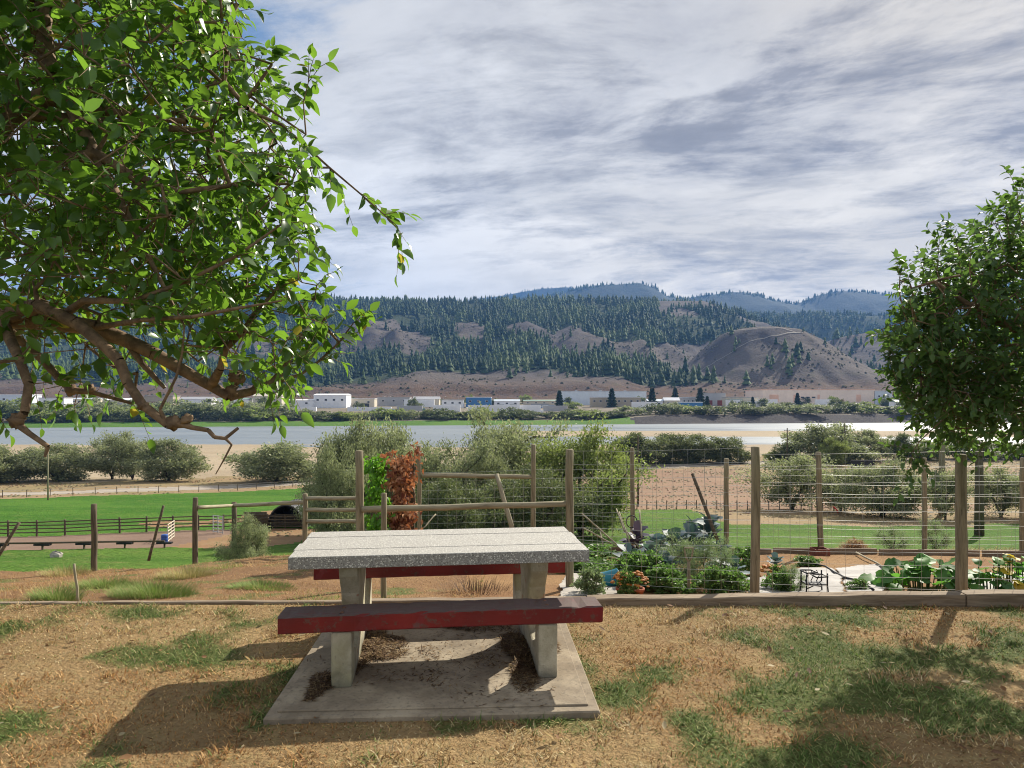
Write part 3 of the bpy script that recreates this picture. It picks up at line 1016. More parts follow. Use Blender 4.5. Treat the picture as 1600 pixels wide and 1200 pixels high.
n = 420
fx_ = rng.uniform(-4.5, 4.5, n); fy_ = rng.uniform(2.6, 5.6, n)
kp = rng.uniform(0, 1, n) < 0.35 + 0.6 * ((fx_ < -1.6) | (fx_ > 1.5))
fx_, fy_ = fx_[kp], fy_[kp]; n = len(fx_)
az = rng.uniform(0, 6.283, n)
Bf = frames(np.stack([np.cos(az), np.sin(az), rng.normal(0, 0.2, n)], 1), rng.normal(0, 0.35, (n, 3)) + [0, 0, 1.0])
V, Fc, _ = place(leaf_tmpl(1, 0.5, 0.4, -0.2, 3), np.stack([fx_, fy_, nz(fx_, fy_) + 0.018], 1), Bf, rng.uniform(0.03, 0.065, n))
C = np.repeat(np.array([(0.24, 0.13, 0.06), (0.36, 0.25, 0.10), (0.14, 0.075, 0.04), (0.50, 0.42, 0.26)])[rng.integers(0, 4, n)], len(V) // n, 0)
o = stuff(link('fallen_leaves', fast_mesh('fallen_leaves', V, Fc, colr=C), M['blade']))
tag(o, 'dry brown leaves fallen on the lawn', 'leaves')


def bank_ok(X, Y):
    k = (rng.uniform(0, 1, len(X)) < 0.25 + 0.9 * fbm(X * 1.3, Y * 1.3, 3, 55)) & (X < -0.35 - 0.10 * (Y - 5.8) * 0)
    return k & (Y < 12.4)


def bank_h(X, Y):
    return 0.035 + 0.07 * sst(0.5, 0.75, fbm(X * 1.1, Y * 1.1, 3, 57)) + 0.05 * sst(0.6, 0.7, fbm(X * 0.9 + 5, Y * 0.9, 3, 41))


def bank_col(X, Y, n, rg):
    g = sst(0.60, 0.70, fbm(X * 0.9 + 5, Y * 0.9, 3, 41)) * 0.7 + rg.normal(0, 0.15, n)
    c = STRAW[rg.integers(0, len(STRAW), n)] * rg.uniform(0.55, 1.0, (n, 1)) * np.array([0.95, 0.82, 0.72])
    cg = GREEN[rg.integers(0, len(GREEN), n)] * rg.uniform(0.8, 1.2, (n, 1)) + np.array([0.06, 0.04, 0.0])
    return np.where((g > 0.42)[:, None], cg, c)


o = blades('bank_grass', 85000, (-11, -0.3), (5.8, 12.5), bank_h, bank_col, 0.006, bank_ok)
tag(o, 'dry reddish weeds on the bank behind the timber edging', 'grass')


def gard_ok(X, Y):
    return (X > -0.5) & (rng.uniform(0, 1, len(X)) < sst(10.9, 11.6, Y) * 0.9 + 0.05 + 0.25 * sst(9.0, 9.6, Y))


def gard_h(X, Y):
    return 0.03 + 0.20 * sst(11.2, 11.7, Y) * fbm(X * 1.5, Y, 3, 62) ** 1.5


def gard_col(X, Y, n, rg):
    c = STRAW[rg.integers(0, len(STRAW), n)] * rg.uniform(0.6, 1.1, (n, 1))
    cg = GREEN[rg.integers(0, len(GREEN), n)]
    return np.where((rg.uniform(0, 1, n) < 0.35 * sst(0.45, 0.6, fbm(X * 0.8, Y, 3, 63)))[:, None], cg, c)


o = blades('fence_line_weeds', 30000, (-0.5, 12), (8.8, 12.6), gard_h, gard_col, 0.006, gard_ok)
tag(o, 'straw coloured weeds along the far edge of the vegetable garden', 'grass')

n = 36000
X = rng.uniform(-0.9, 0.9, n); Y = np.sqrt(rng.uniform(60.0 ** 2, 215.0 ** 2, n)); X = X * Y
zo = zone(X, Y)
kp = np.isin(zo, (6, 7, 8)) & (rng.uniform(0, 1, n) < 0.08 + 1.0 * sst(0.46, 0.68, fbm(X / 9.0, Y / 9.0, 4, 131)))
X, Y = X[kp], Y[kp]; n = len(X)
hh = rng.uniform(0.05, 0.20, n) ** 1.0 * (1 + Y / 200.0)
a = rng.uniform(0, 6.283, n)
B = np.zeros((n, 3, 3)); B[:, 0, 0] = np.cos(a); B[:, 0, 1] = -np.sin(a); B[:, 1, 0] = np.sin(a); B[:, 1, 1] = np.cos(a); B[:, 2, 2] = 1
V, Fc, t = place(DOME, np.stack([X, Y, nz(X, Y) - 0.03], 1), B, np.stack([hh * 2.6, hh * 2.0, hh], 1), None)
C = np.repeat(np.array([(0.32, 0.23, 0.13), (0.26, 0.21, 0.11), (0.20, 0.19, 0.09), (0.34, 0.20, 0.12), (0.38, 0.30, 0.18)])[rng.integers(0, 5, n)] * rng.uniform(0.7, 1.1, (n, 1)), len(DOME[0]), 0)
o = stuff(link('pasture_tufts', fast_mesh('pasture_tufts', V, Fc, colr=C), M['blade']))
tag(o, 'dry weed clumps scattered over the fallow field and pasture', 'weeds')

# ------------------------------------------------------------------ timber edging between lawn and garden
ed = thing('timber_edging', 'long weathered timber edging between the lawn and the garden', 'edging', (0, 5.68, 0))


def board(x0, x1, z0, z1, y0, y1, th=0.075, h=0.24, name='board'):
    mb = MB()
    n = max(3, int((x1 - x0) / 0.25))
    vs = []
    rr = random.Random(int(x0 * 100))
    for i in range(n + 1):
        t = i / n
        x = x0 + (x1 - x0) * t; zt = z0 + (z1 - z0) * t + rr.uniform(-0.005, 0.005); yc = y0 + (y1 - y0) * t - 5.68 + rr.uniform(-0.004, 0.004)
        bv = 0.008
        vs += [(x, yc - th / 2, zt - h), (x, yc - th / 2, zt - bv), (x, yc - th / 2 + bv, zt), (x, yc + th / 2 - bv, zt), (x, yc + th / 2, zt - bv), (x, yc + th / 2, zt - h)]
    fs = []
    for i in range(n):
        for k in range(6):
            a, b2 = i * 6 + k, i * 6 + (k + 1) % 6
            fs.append((a, b2, b2 + 6, a + 6))
    fs += [tuple(range(6)), tuple(range(n * 6 + 5, n * 6 - 1, -1))]
    mb.add(vs, fs)
    return mb.build(name, M['kerb'], ed)


board(-5.6, -3.55, 0.008, 0.014, 5.70, 5.69, 0.06)
board(-3.53, -1.2, 0.016, 0.024, 5.69, 5.69, 0.06)
board(-1.19, 0.62, 0.028, 0.045, 5.695, 5.70, 0.09)
board(0.63, 3.72, 0.052, 0.098, 5.70, 5.665, 0.13)
board(3.73, 6.6, 0.105, 0.135, 5.66, 5.63, 0.14)

# ------------------------------------------------------------------ concrete slab
m, nt, b = mat('slab_concrete')
p = nt.node('ShaderNodeTexCoord').outputs['Object']
n1 = nt.noise(p, 2.4, 6, 0.65, 0.3); n2 = nt.noise(p, 40, 4, 0.6); n3 = nt.noise(p, 0.9, 3, 0.5)
cc = nt.mix(nt.ramp(n1, 0.35, 0.66), (0.21, 0.168, 0.12), (0.39, 0.325, 0.235))
cc = nt.mix(nt.ramp(n3, 0.5, 0.7, 0, 0.5), cc, (0.17, 0.135, 0.10))
cc = nt.mix(nt.ramp(n2, 0.5, 0.72, 0, 0.6), cc, (0.13, 0.11, 0.085))
nt.put(b.inputs['Base Color'], cc); b.inputs['Roughness'].default_value = 0.9
b.inputs['Specular IOR Level'].default_value = 0.2
nt.put(b.inputs['Normal'], nt.bump(nt.math('ADD', n2, nt.math('MULTIPLY', n1, 0.6)), 0.4, 0.006))
M['slab'] = m
SA = R(2.7)
sb = link('concrete_slab', None) if False else thing('concrete_slab', 'low concrete pad with a raised rim under the picnic table', 'slab', (-1.30, 3.56, 0), SA)
mb = MB()
W_, D_ = 1.775, 1.90
g = 0.055
mb.box((W_ / 2, D_ / 2, -0.02), (W_, D_, 0.112), bev=0.008)
# inner field sits a little proud of the tooled groove round the edge
mb.build('base', M['slab'], sb)
MB().box((W_ / 2, D_ / 2 + 0.01, 0.0395), (W_ - 2 * g, D_ - 2 * g, 0.013), bev=0.004).build('field', M['slab'], sb)

# ------------------------------------------------------------------ picnic table
m, nt, b = mat('aggregate_concrete')
p = nt.node('ShaderNodeTexCoord').outputs['Object']
v1 = nt.voronoi(p, 105.0, 'Color'); vd = nt.voronoi(p, 105.0)
sp = nt.sep(v1)[0]
cc = nt.mix(nt.ramp(sp, 0.15, 0.85), (0.16, 0.15, 0.135), (0.74, 0.72, 0.65))
cc = nt.mix(nt.ramp(vd, 0.30, 0.55), cc, (0.30, 0.285, 0.26))
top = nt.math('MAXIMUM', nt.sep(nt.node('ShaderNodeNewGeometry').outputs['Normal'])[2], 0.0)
cc2 = nt.mix(nt.math('MULTIPLY', top, 0.50), cc, (0.38, 0.36, 0.32))  # upward faces blended paler: sunlight on the top put into the colour
cc2 = nt.mix(nt.ramp(nt.noise(p, 2.2, 5, 0.6), 0.5, 0.75, 0, 0.3), cc2, (0.36, 0.34, 0.30))
nt.put(b.inputs['Base Color'], cc2); b.inputs['Roughness'].default_value = 0.75
nt.put(b.inputs['Normal'], nt.bump(vd, 0.5, 0.004))
M['aggr'] = m
m, nt, b = mat('leg_concrete')
p = nt.node('ShaderNodeTexCoord').outputs['Object']
n1 = nt.noise(p, 6, 6, 0.65, 0.3); n2 = nt.noise(p, 60, 4, 0.6); pz = nt.sep(p)[2]
cc = nt.mix(nt.ramp(n1, 0.35, 0.66), (0.33, 0.295, 0.205), (0.50, 0.455, 0.34))
cc = nt.mix(nt.ramp(n2, 0.58, 0.72, 0, 0.6), cc, (0.20, 0.18, 0.15))
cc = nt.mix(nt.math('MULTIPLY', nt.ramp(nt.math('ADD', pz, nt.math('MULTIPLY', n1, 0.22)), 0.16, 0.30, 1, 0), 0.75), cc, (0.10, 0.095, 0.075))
cc = nt.mix(nt.ramp(nt.noise(p, 9, 2, 0.4), 0.69, 0.73, 0, 0.8), cc, (0.33, 0.12, 0.07))
cc = nt.mix(nt.ramp(nt.noise(p, 2.6, 3, 0.5), 0.5, 0.7, 0, 0.5), cc, (0.30, 0.28, 0.13))
nt.put(b.inputs['Base Color'], cc); b.inputs['Roughness'].default_value = 0.9
nt.put(b.inputs['Normal'], nt.bump(nt.math('ADD', n2, n1), 0.4, 0.008))
M['legs'] = m
m, nt, b = mat('red_bench_paint')
tcn = nt.node('ShaderNodeTexCoord').outputs['Object']
st = nt.vmath('MULTIPLY', tcn, (1.2, 16, 16))
n1 = nt.noise(st, 3.0, 6, 0.7, 0.3); n2 = nt.noise(tcn, 22, 5, 0.65); n3 = nt.noise(tcn, 2.5, 3, 0.5)
nzr = nt.sep(nt.node('ShaderNodeNewGeometry').outputs['Normal'])[2]
cc = nt.mix(nt.ramp(n3, 0.35, 0.65), (0.15, 0.006, 0.009), (0.24, 0.011, 0.013))
wear = nt.math('ADD', nt.math('MULTIPLY', nt.ramp(nzr, 0.3, 0.8), 0.30), nt.math('ADD', nt.math('MULTIPLY', n1, 0.45), nt.math('MULTIPLY', n2, 0.25)))
bare = nt.mix(n1, (0.045, 0.026, 0.024), (0.13, 0.085, 0.075))
cc = nt.mix(nt.ramp(wear, 0.46, 0.64), cc, bare)
chip = nt.ramp(nt.noise(tcn, 11, 8, 0.8), 0.555, 0.60)
cc = nt.mix(nt.math('MULTIPLY', chip, 0.65), cc, (0.10, 0.07, 0.055))
nt.put(b.inputs['Base Color'], cc)
nt.put(b.inputs['Roughness'], nt.ramp(wear, 0.45, 0.6, 0.42, 0.85))
nt.put(b.inputs['Normal'], nt.bump(nt.math('ADD', n1, n2), 0.35, 0.004))
M['bench'] = m

TA = R(6.6)
M['rusty'] = plain('rusty_iron', (0.16, 0.08, 0.05), 0.7, 0.5, 0.4, 60)
tb = thing('picnic_table', 'speckled concrete picnic table with two faded red plank benches', 'picnic table', (-1.345, 4.10, 0), TA)
# top: four long slabs side by side, their ends not quite flush
e0 = [(0.000, 1.846), (-0.008, 1.842), (0.006, 1.850), (0.0, 1.838)]
for i, (a0, a1) in enumerate(e0):
    v0 = 0.1985 * i
    MB().box(((a0 + a1) / 2, v0 + 0.0985, 0.7125 + (0.0, 0.0015, -0.001, 0.0008)[i]), (a1 - a0, 0.1972, 0.075), bev=0.003).build('slab', M['aggr'], tb)
for u0 in (0.285, 1.485):
    # side frame profile in (depth, height): foot beam, two seat posts, flared pedestal
    prof = [(-0.225, 0.04), (1.075, 0.04), (1.085, 0.368), (0.955, 0.368), (0.935, 0.235), (0.80, 0.175), (0.60, 0.20), (0.56, 0.32), (0.60, 0.47), (0.70, 0.60), (0.72, 0.673),
            (0.08, 0.673), (0.10, 0.60), (0.20, 0.47), (0.245, 0.32), (0.20, 0.20), (0.06, 0.175), (-0.085, 0.235), (-0.10, 0.368), (-0.235, 0.368)]
    mb = MB()
    mb.prism(prof, u0, u0 + 0.115, 'x')
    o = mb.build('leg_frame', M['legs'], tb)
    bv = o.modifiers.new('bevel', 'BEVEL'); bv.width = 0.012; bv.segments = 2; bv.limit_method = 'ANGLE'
for v0, sk in ((-0.25, 0.012), (0.918, -0.004)):
    mb = MB()
    rr = random.Random(int(v0 * 100) + 9)
    nseg = 40
    sec = [(-0.1025, -0.049 + 0.006), (-0.1025, 0.049 - 0.008), (-0.1025 + 0.008, 0.049), (0.1025 - 0.008, 0.049), (0.1025, 0.049 - 0.008), (0.1025, -0.049 + 0.006), (0.1025 - 0.006, -0.049), (-0.1025 + 0.006, -0.049)]
    vs = []
    for i in range(nseg + 1):
        bow = 0.004 * math.sin(math.pi * i / nseg)
        for a, b_ in sec:
            chip = 0.010 * (rr.random() < 0.05) if b_ > 0.03 else 0.0
            vs.append((-0.004 + 1.872 * i / nseg + (rr.uniform(-.004, .004) if i in (0, nseg) else 0), v0 + 0.10 + a * (1 - chip * 6) + rr.uniform(-.0012, .0012), 0.421 + b_ + bow - chip + rr.uniform(-.0012, .0012)))
    fs = [tuple(range(8)), tuple(range(nseg * 8 + 7, nseg * 8 - 1, -1))]
    for i in range(nseg):
        for k in range(8):
            a, b_ = i * 8 + k, i * 8 + (k + 1) % 8
            fs.append((a, a + 8, b_ + 8, b_))
    mb.add(vs, fs)
    o = mb.build('bench_seat', M['bench'], tb)
    for bu in (0.342, 1.542):
        for bvv in (0.055, 0.145):
            MB().lathe((bu, v0 + bvv, 0.4695), [(0.0, 0.006), (0.008, 0.005), (0.012, 0.002), (0.013, -0.002)], 10).build('bolt', M['rusty'], o, True)
# pine litter lying on the pad
def litter(name, cx, cy, ax, ay, n, lab, hgt=0.03):
    r_ = np.random.default_rng(int(abs(cx * 100)) + n)
    a = r_.uniform(0, 6.283, n); q = np.sqrt(r_.uniform(0, 1, n)) * (0.75 + 0.35 * np.sin(3 * a + cx * 5))
    X = cx + ax * q * np.cos(a); Y = cy + ay * q * np.sin(a)
    Z = 0.047 + hgt * np.clip(1 - q, 0, 1) * r_.uniform(0.1, 1.1, n)
    az = r_.uniform(0, 6.283, n); el = r_.normal(0, 0.25, n)
    d = np.stack([np.cos(az) * np.cos(el), np.sin(az) * np.cos(el), np.sin(el)], 1)
    B = frames(d, np.repeat([[0.1, 0.1, 1.0]], n, 0))
    L = r_.uniform(0.015, 0.055, n)
    V, Fc, _ = place(CARD, np.stack([X, Y, Z], 1), B, np.stack([r_.uniform(0.003, 0.009, n), L, L], 1))
    pal = np.array([(0.16, 0.10, 0.06), (0.26, 0.17, 0.09), (0.11, 0.07, 0.045), (0.34, 0.25, 0.14)])
    C = np.repeat(pal[r_.integers(0, 4, n)], 4, 0)
    o_ = stuff(link(name, fast_mesh(name, V, Fc, colr=C), M['blade']))
    return tag(o_, lab, 'litter')


litter('leaf_litter', 0.10, 4.42, 0.20, 0.52, 6500, 'brown needle litter heaped against the right leg of the table', 0.05)
litter('leaf_litter', -0.93, 4.55, 0.22, 0.55, 5000, 'brown needle litter beside the left leg of the table', 0.035)
litter('leaf_litter', -0.45, 5.05, 0.55, 0.22, 3800, 'thin brown litter across the back of the concrete pad', 0.02)
litter('leaf_litter', -1.10, 3.95, 0.09, 0.20, 2200, 'brown litter tucked outside the front left leg of the table', 0.04)

litter('leaf_litter', -0.42, 4.3, 0.85, 0.75, 1200, 'loose needles scattered thinly over the concrete pad', 0.002)

# ------------------------------------------------------------------ fence posts, rails and wire
def post_mesh(h, r, seed, below=0.25, lean=0.0):
    r_ = random.Random(seed)
    k = 6
    pts = [((r_.uniform(-1, 1) * 0.006 + lean * (i / k)), r_.uniform(-1, 1) * 0.006, -below + (h + below) * i / k) for i in range(k + 1)]
    mb = MB().tube(pts, [r * (1.06 - 0.10 * i / k) * r_.uniform(0.98, 1.03) for i in range(k + 1)], 12, dome=r * 0.22)
    return mb.mesh('post', True)


def rail_between(a, b, r, parent, name='rail', mt='rail', sag=0.0, seed=1):
    a = Vector(a); b = Vector(b)
    r_ = random.Random(seed)
    k = 5
    L = (b - a).length
    d = (b - a).normalized()
    # build along local x so that the grain follows the rail
    pts = [(L * i / k, r_.uniform(-1, 1) * 0.006, r_.uniform(-1, 1) * 0.006 - sag * math.sin(math.pi * i / k)) for i in range(k + 1)]
    me = MB().tube(pts, [r * (1.05 - 0.12 * i / k) for i in range(k + 1)], 10).mesh(name, True)
    o = link(name, me, M[mt], parent)
    q = Vector((1, 0, 0)).rotation_difference(d)
    o.rotation_mode = 'QUATERNION'; o.rotation_quaternion = q
    o.location = a - (Vector(parent.location) if parent is not None else Vector((0, 0, 0)))
    return o


def wire_panel(A, B_, zb, zt, nh, dv, parent, name='wire_mesh', r=0.0017, jit=0.006, close_low=True):
    """woven wire between two posts; A, B_ ground points, zb/zt heights over each foot"""
    mb = MB()
    A = Vector(A); B_ = Vector(B_); o = Vector(parent.location)
    L = (B_ - A).length
    r_ = random.Random(int(A.x * 31 + B_.y * 17))
    hs = [zb + (zt - zb) * ((i / (nh - 1)) ** (1.15 if close_low else 1.0)) for i in range(nh)]
    for h in hs:
        pts = []
        for i in range(7):
            t = i / 6
            p_ = A.lerp(B_, t) - o
            p_.z += h - 0.012 * math.sin(math.pi * t) + r_.uniform(-jit, jit) * (0 < i < 6)
            pts.append(p_)
        mb.tube(pts, r, 3, cap=False)
    k = int(L / dv)
    for i in range(1, k):
        t = i / k
        p_ = A.lerp(B_, t) - o
        j = r_.uniform(-jit, jit)
        mb.tube([p_ + Vector((j, 0, hs[0])), p_ + Vector((-j, 0, (hs[0] + hs[-1]) / 2)), p_ + Vector((j, 0, hs[-1]))], r * 0.85, 3, cap=False)
    return stuff(mb.build(name, M['wire'], parent))


def put_post(parent, foot, h, r, seed, mt='post', lean=0.0, name='post'):
    o = link(name, post_mesh(h, r, seed, lean=lean), M[mt], parent)
    o.location = Vector(foot) - Vector(parent.location)
    return o


# front fence: heavy posts just behind the edging, rail above the table
ff = thing('front_garden_fence', 'tall post and wire fence directly behind the timber edging', 'fence', (0, 6.8, -0.35))
fp = [(562, 7.6, 705, 0.046), (890, 7.5, 703, 0.043), (1180, 6.6, 699, 0.043), (1502, 6.15, 711, 0.047), (1880, 5.95, 712, 0.047)]
feet = []
for i, (px, Y, ytop, r) in enumerate(fp):
    f_ = at(px, Y)
    put_post(ff, f_, CZ - (ytop - HOR) * Y / F - f_.z, r, 20 + i)
    feet.append(f_)
rail_between(pt(566, 796, 7.57), pt(887, 787, 7.5), 0.034, ff, seed=3)
for i in range(1, 4):
    h_ = 1.45 if i > 1 else 1.52
    wire_panel(feet[i], feet[i + 1], 0.12, h_, 12, 0.15, ff)
sp_ = put_post(ff, at(600, 7.0), CZ - (771 - HOR) * 7.0 / F - at(600, 7.0).z, 0.030, 31)

# back fence of the garden
bf = thing('back_garden_fence', 'post and wire fence along the far side of the vegetable garden', 'fence', (2, 11.6, -0.9))
bp = [(655, 12.6, 697, 0.042), (833, 12.3, 695, 0.045), (988, 12.2, 700, 0.040), (1135, 11.7, 717, 0.043), (1283, 11.5, 707, 0.046), (1445, 11.5, 716, 0.038), (1598, 11.4, 716, 0.043), (1760, 11.3, 716, 0.043)]
bfeet = []
for i, (px, Y, ytop, r) in enumerate(bp):
    f_ = at(px, Y)
    put_post(bf, f_, CZ - (ytop - HOR) * Y / F - f_.z, r, 40 + i, lean=(-0.05 if px == 1283 else 0.0))
    bfeet.append(f_)
for i in range(len(bp) - 1):
    wire_panel(bfeet[i], bfeet[i + 1], 0.06, 1.48, 11, 0.17, bf, r=0.0023)
rail_between(pt(660, 743, 12.6), pt(831, 745, 12.3), 0.042, bf, seed=5)
# leaning brace poles
br = thing('brace_pole', 'grey round brace pole leaning against the back fence rail', 'pole', at(783, 11.9))
rail_between(pt(802, 832, 11.9), pt(776, 741, 12.3), 0.042, br, name='shaft', mt='rail', seed=6)
br.location = (0, 0, 0)
br.children[0].location = pt(802, 832, 11.9)

# ------------------------------------------------------------------ trees
def grow(init, targets, step=0.12):
    """init: list of polylines (list of points, first polyline's first point is the root); targets joined to the nearest node"""
    pos = []; par = []
    for pl_, pa in init:
        prev = pa
        for q in pl_:
            pos.append(np.array(q, float)); par.append(prev); prev = len(pos) - 1
    P = np.array(pos)
    d0 = np.array([np.min(np.linalg.norm(P - t, axis=1)) for t in targets])
    cap = len(pos) + len(targets) * 12
    A = np.zeros((cap, 3)); A[:len(P)] = P; n = len(P)
    tips = []
    for k in np.argsort(d0):
        t = targets[k]
        dd = np.linalg.norm(A[:n] - t, axis=1)
        j = int(np.argmin(dd)); L = dd[j]
        m_ = min(10, max(1, int(L / step)))
        prev = j; a = A[j].copy()
        side = np.cross(t - a, rng.normal(size=3)) * 0.10
        for i in range(1, m_ + 1):
            f_ = i / m_
            A[n] = a + (t - a) * f_ + side * math.sin(math.pi * f_) * (0.6 if m_ > 1 else 0)
            par.append(prev); prev = n; n += 1
        tips.append(prev)
    return A[:n], par, tips


def skeleton_mesh(name, A, par, tip_r, power=0.47, fixed=None, sides=5, rmax=9):
    n = len(A)
    cnt = np.ones(n)
    for i in range(n - 1, -1, -1):
        if par[i] >= 0:
            cnt[par[i]] += cnt[i] * 0.5 if i < 0 else 0
    leafn = np.ones(n)
    order = range(n - 1, -1, -1)
    for i in order:
        if par[i] >= 0:
            leafn[par[i]] += leafn[i]
    rad = np.minimum(tip_r * leafn ** power, rmax)
    if fixed is not None:
        for i, r in fixed.items():
            rad[i] = r
    e = np.array([(par[i], i) for i in range(n) if par[i] >= 0])
    p0, p1 = A[e[:, 0]], A[e[:, 1]]
    d = p1 - p0; L = np.linalg.norm(d, axis=1); ok = L > 1e-5
    e, p0, p1, d = e[ok], p0[ok], p1[ok], d[ok]
    r1 = rad[e[:, 1]]; r0 = np.minimum(rad[e[:, 0]], r1 * 1.6)
    B = frames(d, np.repeat([[0.31, 0.17, 0.93]], len(d), 0))
    V = []
    for s_ in range(sides):
        a = 2 * math.pi * s_ / sides
        off = B[:, :, 0] * math.cos(a) + B[:, :, 2] * math.sin(a)
        V.append(np.stack([p0 + off * r0[:, None], p1 + off * r1[:, None]], 1))
    V = np.stack(V, 2)                      # (n, 2, sides, 3)
    m_ = len(d)
    V = V.reshape(-1, 3)
    base = (np.arange(m_) * 2 * sides)[:, None]
    f = [np.concatenate([base + s_, base + (s_ + 1) % sides, base + sides + (s_ + 1) % sides, base + sides + s_], 1) for s_ in range(sides)]
    return fast_mesh(name, V, np.concatenate(f), smooth=True), rad


def spray(tips, A, par, nl, length, leafL, rg, droop=0.3, spread=1.0, upb=0.2):
    """leaf positions / bases / scales / tints along a short shoot at each tip"""
    pos = []; D = []; Nn = []; tn = []; shoots = []
    for t in tips:
        p_ = A[t]; q = A[par[t]] if par[t] >= 0 else p_ - np.array([0, 0, .1])
        d = p_ - q; d = d / (np.linalg.norm(d) + 1e-9)
        d = d + rg.normal(0, 0.45, 3) + np.array([0, 0, upb]); d /= np.linalg.norm(d)
        L = length * rg.uniform(0.6, 1.3); k = rg.integers(nl[0], nl[1] + 1)
        clump = rg.uniform(0, 1)
        pts = [p_]
        for i in range(k):
            f_ = (i + 0.6) / k
            s_ = p_ + d * L * f_ + np.array([0, 0, -droop * L * f_ * f_])
            pts.append(s_)
            a = rg.uniform(0, 6.283)
            sd = np.cross(d, rg.normal(size=3)); sd /= np.linalg.norm(sd) + 1e-9
            ld = d * 0.55 + sd * spread + np.array([0, 0, -droop * rg.uniform(0.2, 1.6)])
            if i == k - 1:
                ld = d + sd * 0.2 + np.array([0, 0, -droop * 0.6])
            pos.append(s_); D.append(ld); Nn.append(np.array([0, 0, 1.0]) + rg.normal(0, 0.55, 3))
            tn.append(np.clip(0.62 * clump + 0.5 * rg.uniform(-0.2, 1), 0, 1))
        shoots.append(pts)
    return np.array(pos), frames(np.array(D), np.array(Nn)), np.array(tn), shoots


def shoots_mesh(name, shoots, r):
    mb = MB()
    for s_ in shoots:
        mb.tube([s_[0], s_[len(s_) // 2], s_[-1]], [r, r * 0.8, r * 0.45], 3, cap=False)
    return mb.mesh(name, True)


def in_poly(px, py, poly):
    x = np.asarray(px); y = np.asarray(py)
    c = np.zeros(x.shape, bool)
    j = len(poly) - 1
    for i in range(len(poly)):
        xi, yi = poly[i]; xj, yj = poly[j]
        c ^= ((yi > y) != (yj > y)) & (x < (xj - xi) * (y - yi) / (yj - yi + 1e-12) + xi)
        j = i
    return c


LT = [leaf_tmpl(1, 0.56, 0.30, 0.16, 3), leaf_tmpl(1, 0.50, 0.45, 0.30, 4), leaf_tmpl(1, 0.60, 0.18, 0.05, 3), leaf_tmpl(1, 0.54, 0.35, 0.42, 4)]


def leafy(root, pos, B, sc, tn, mt, nbig, score):
    """nbig leaves as parts of their own, the others as one part"""
    which = rng.integers(0, len(LT), len(pos))
    order = np.argsort(-score)
    big = np.zeros(len(pos), bool); big[order[:nbig]] = True
    vs = []; fs_ = []; ts = []; off = 0
    for k in range(len(LT)):
        s_ = (which == k) & ~big
        if not s_.any():
            continue
        V, Fc, t = place(LT[k], pos[s_], B[s_], sc[s_], tn[s_])
        vs.append(V); fs_.append(Fc + off); ts.append(t); off += len(V)
    stuff(link('foliage', fast_mesh('foliage', np.concatenate(vs), np.concatenate(fs_), tint=np.concatenate(ts), smooth=True), mt, root))
    cache = {}
    for i in order[:nbig]:
        key = (int(which[i]), int(tn[i] * 4.99))
        if key not in cache:
            tv, tf = LT[key[0]]
            cache[key] = fast_mesh('leaf', tv, tf, tint=np.full(len(tv), (key[1] + 0.5) / 5.0), smooth=True)
            cache[key].materials.append(mt)
        o = bpy.data.objects.new('leaf', cache[key])
        col.objects.link(o)
        o.parent = root
        Mx = Matrix(B[i].tolist()).to_4x4()
        Mx.translation = Vector(pos[i])
        o.matrix_local = Mx @ Matrix.Scale(float(sc[i]), 4)


# ---- left tree: big old pear reaching in from the left, traced limbs + grown twigs
def w3(px, py, Y):
    v = pt(px, py, Y)
    return (v.x, v.y, v.z)


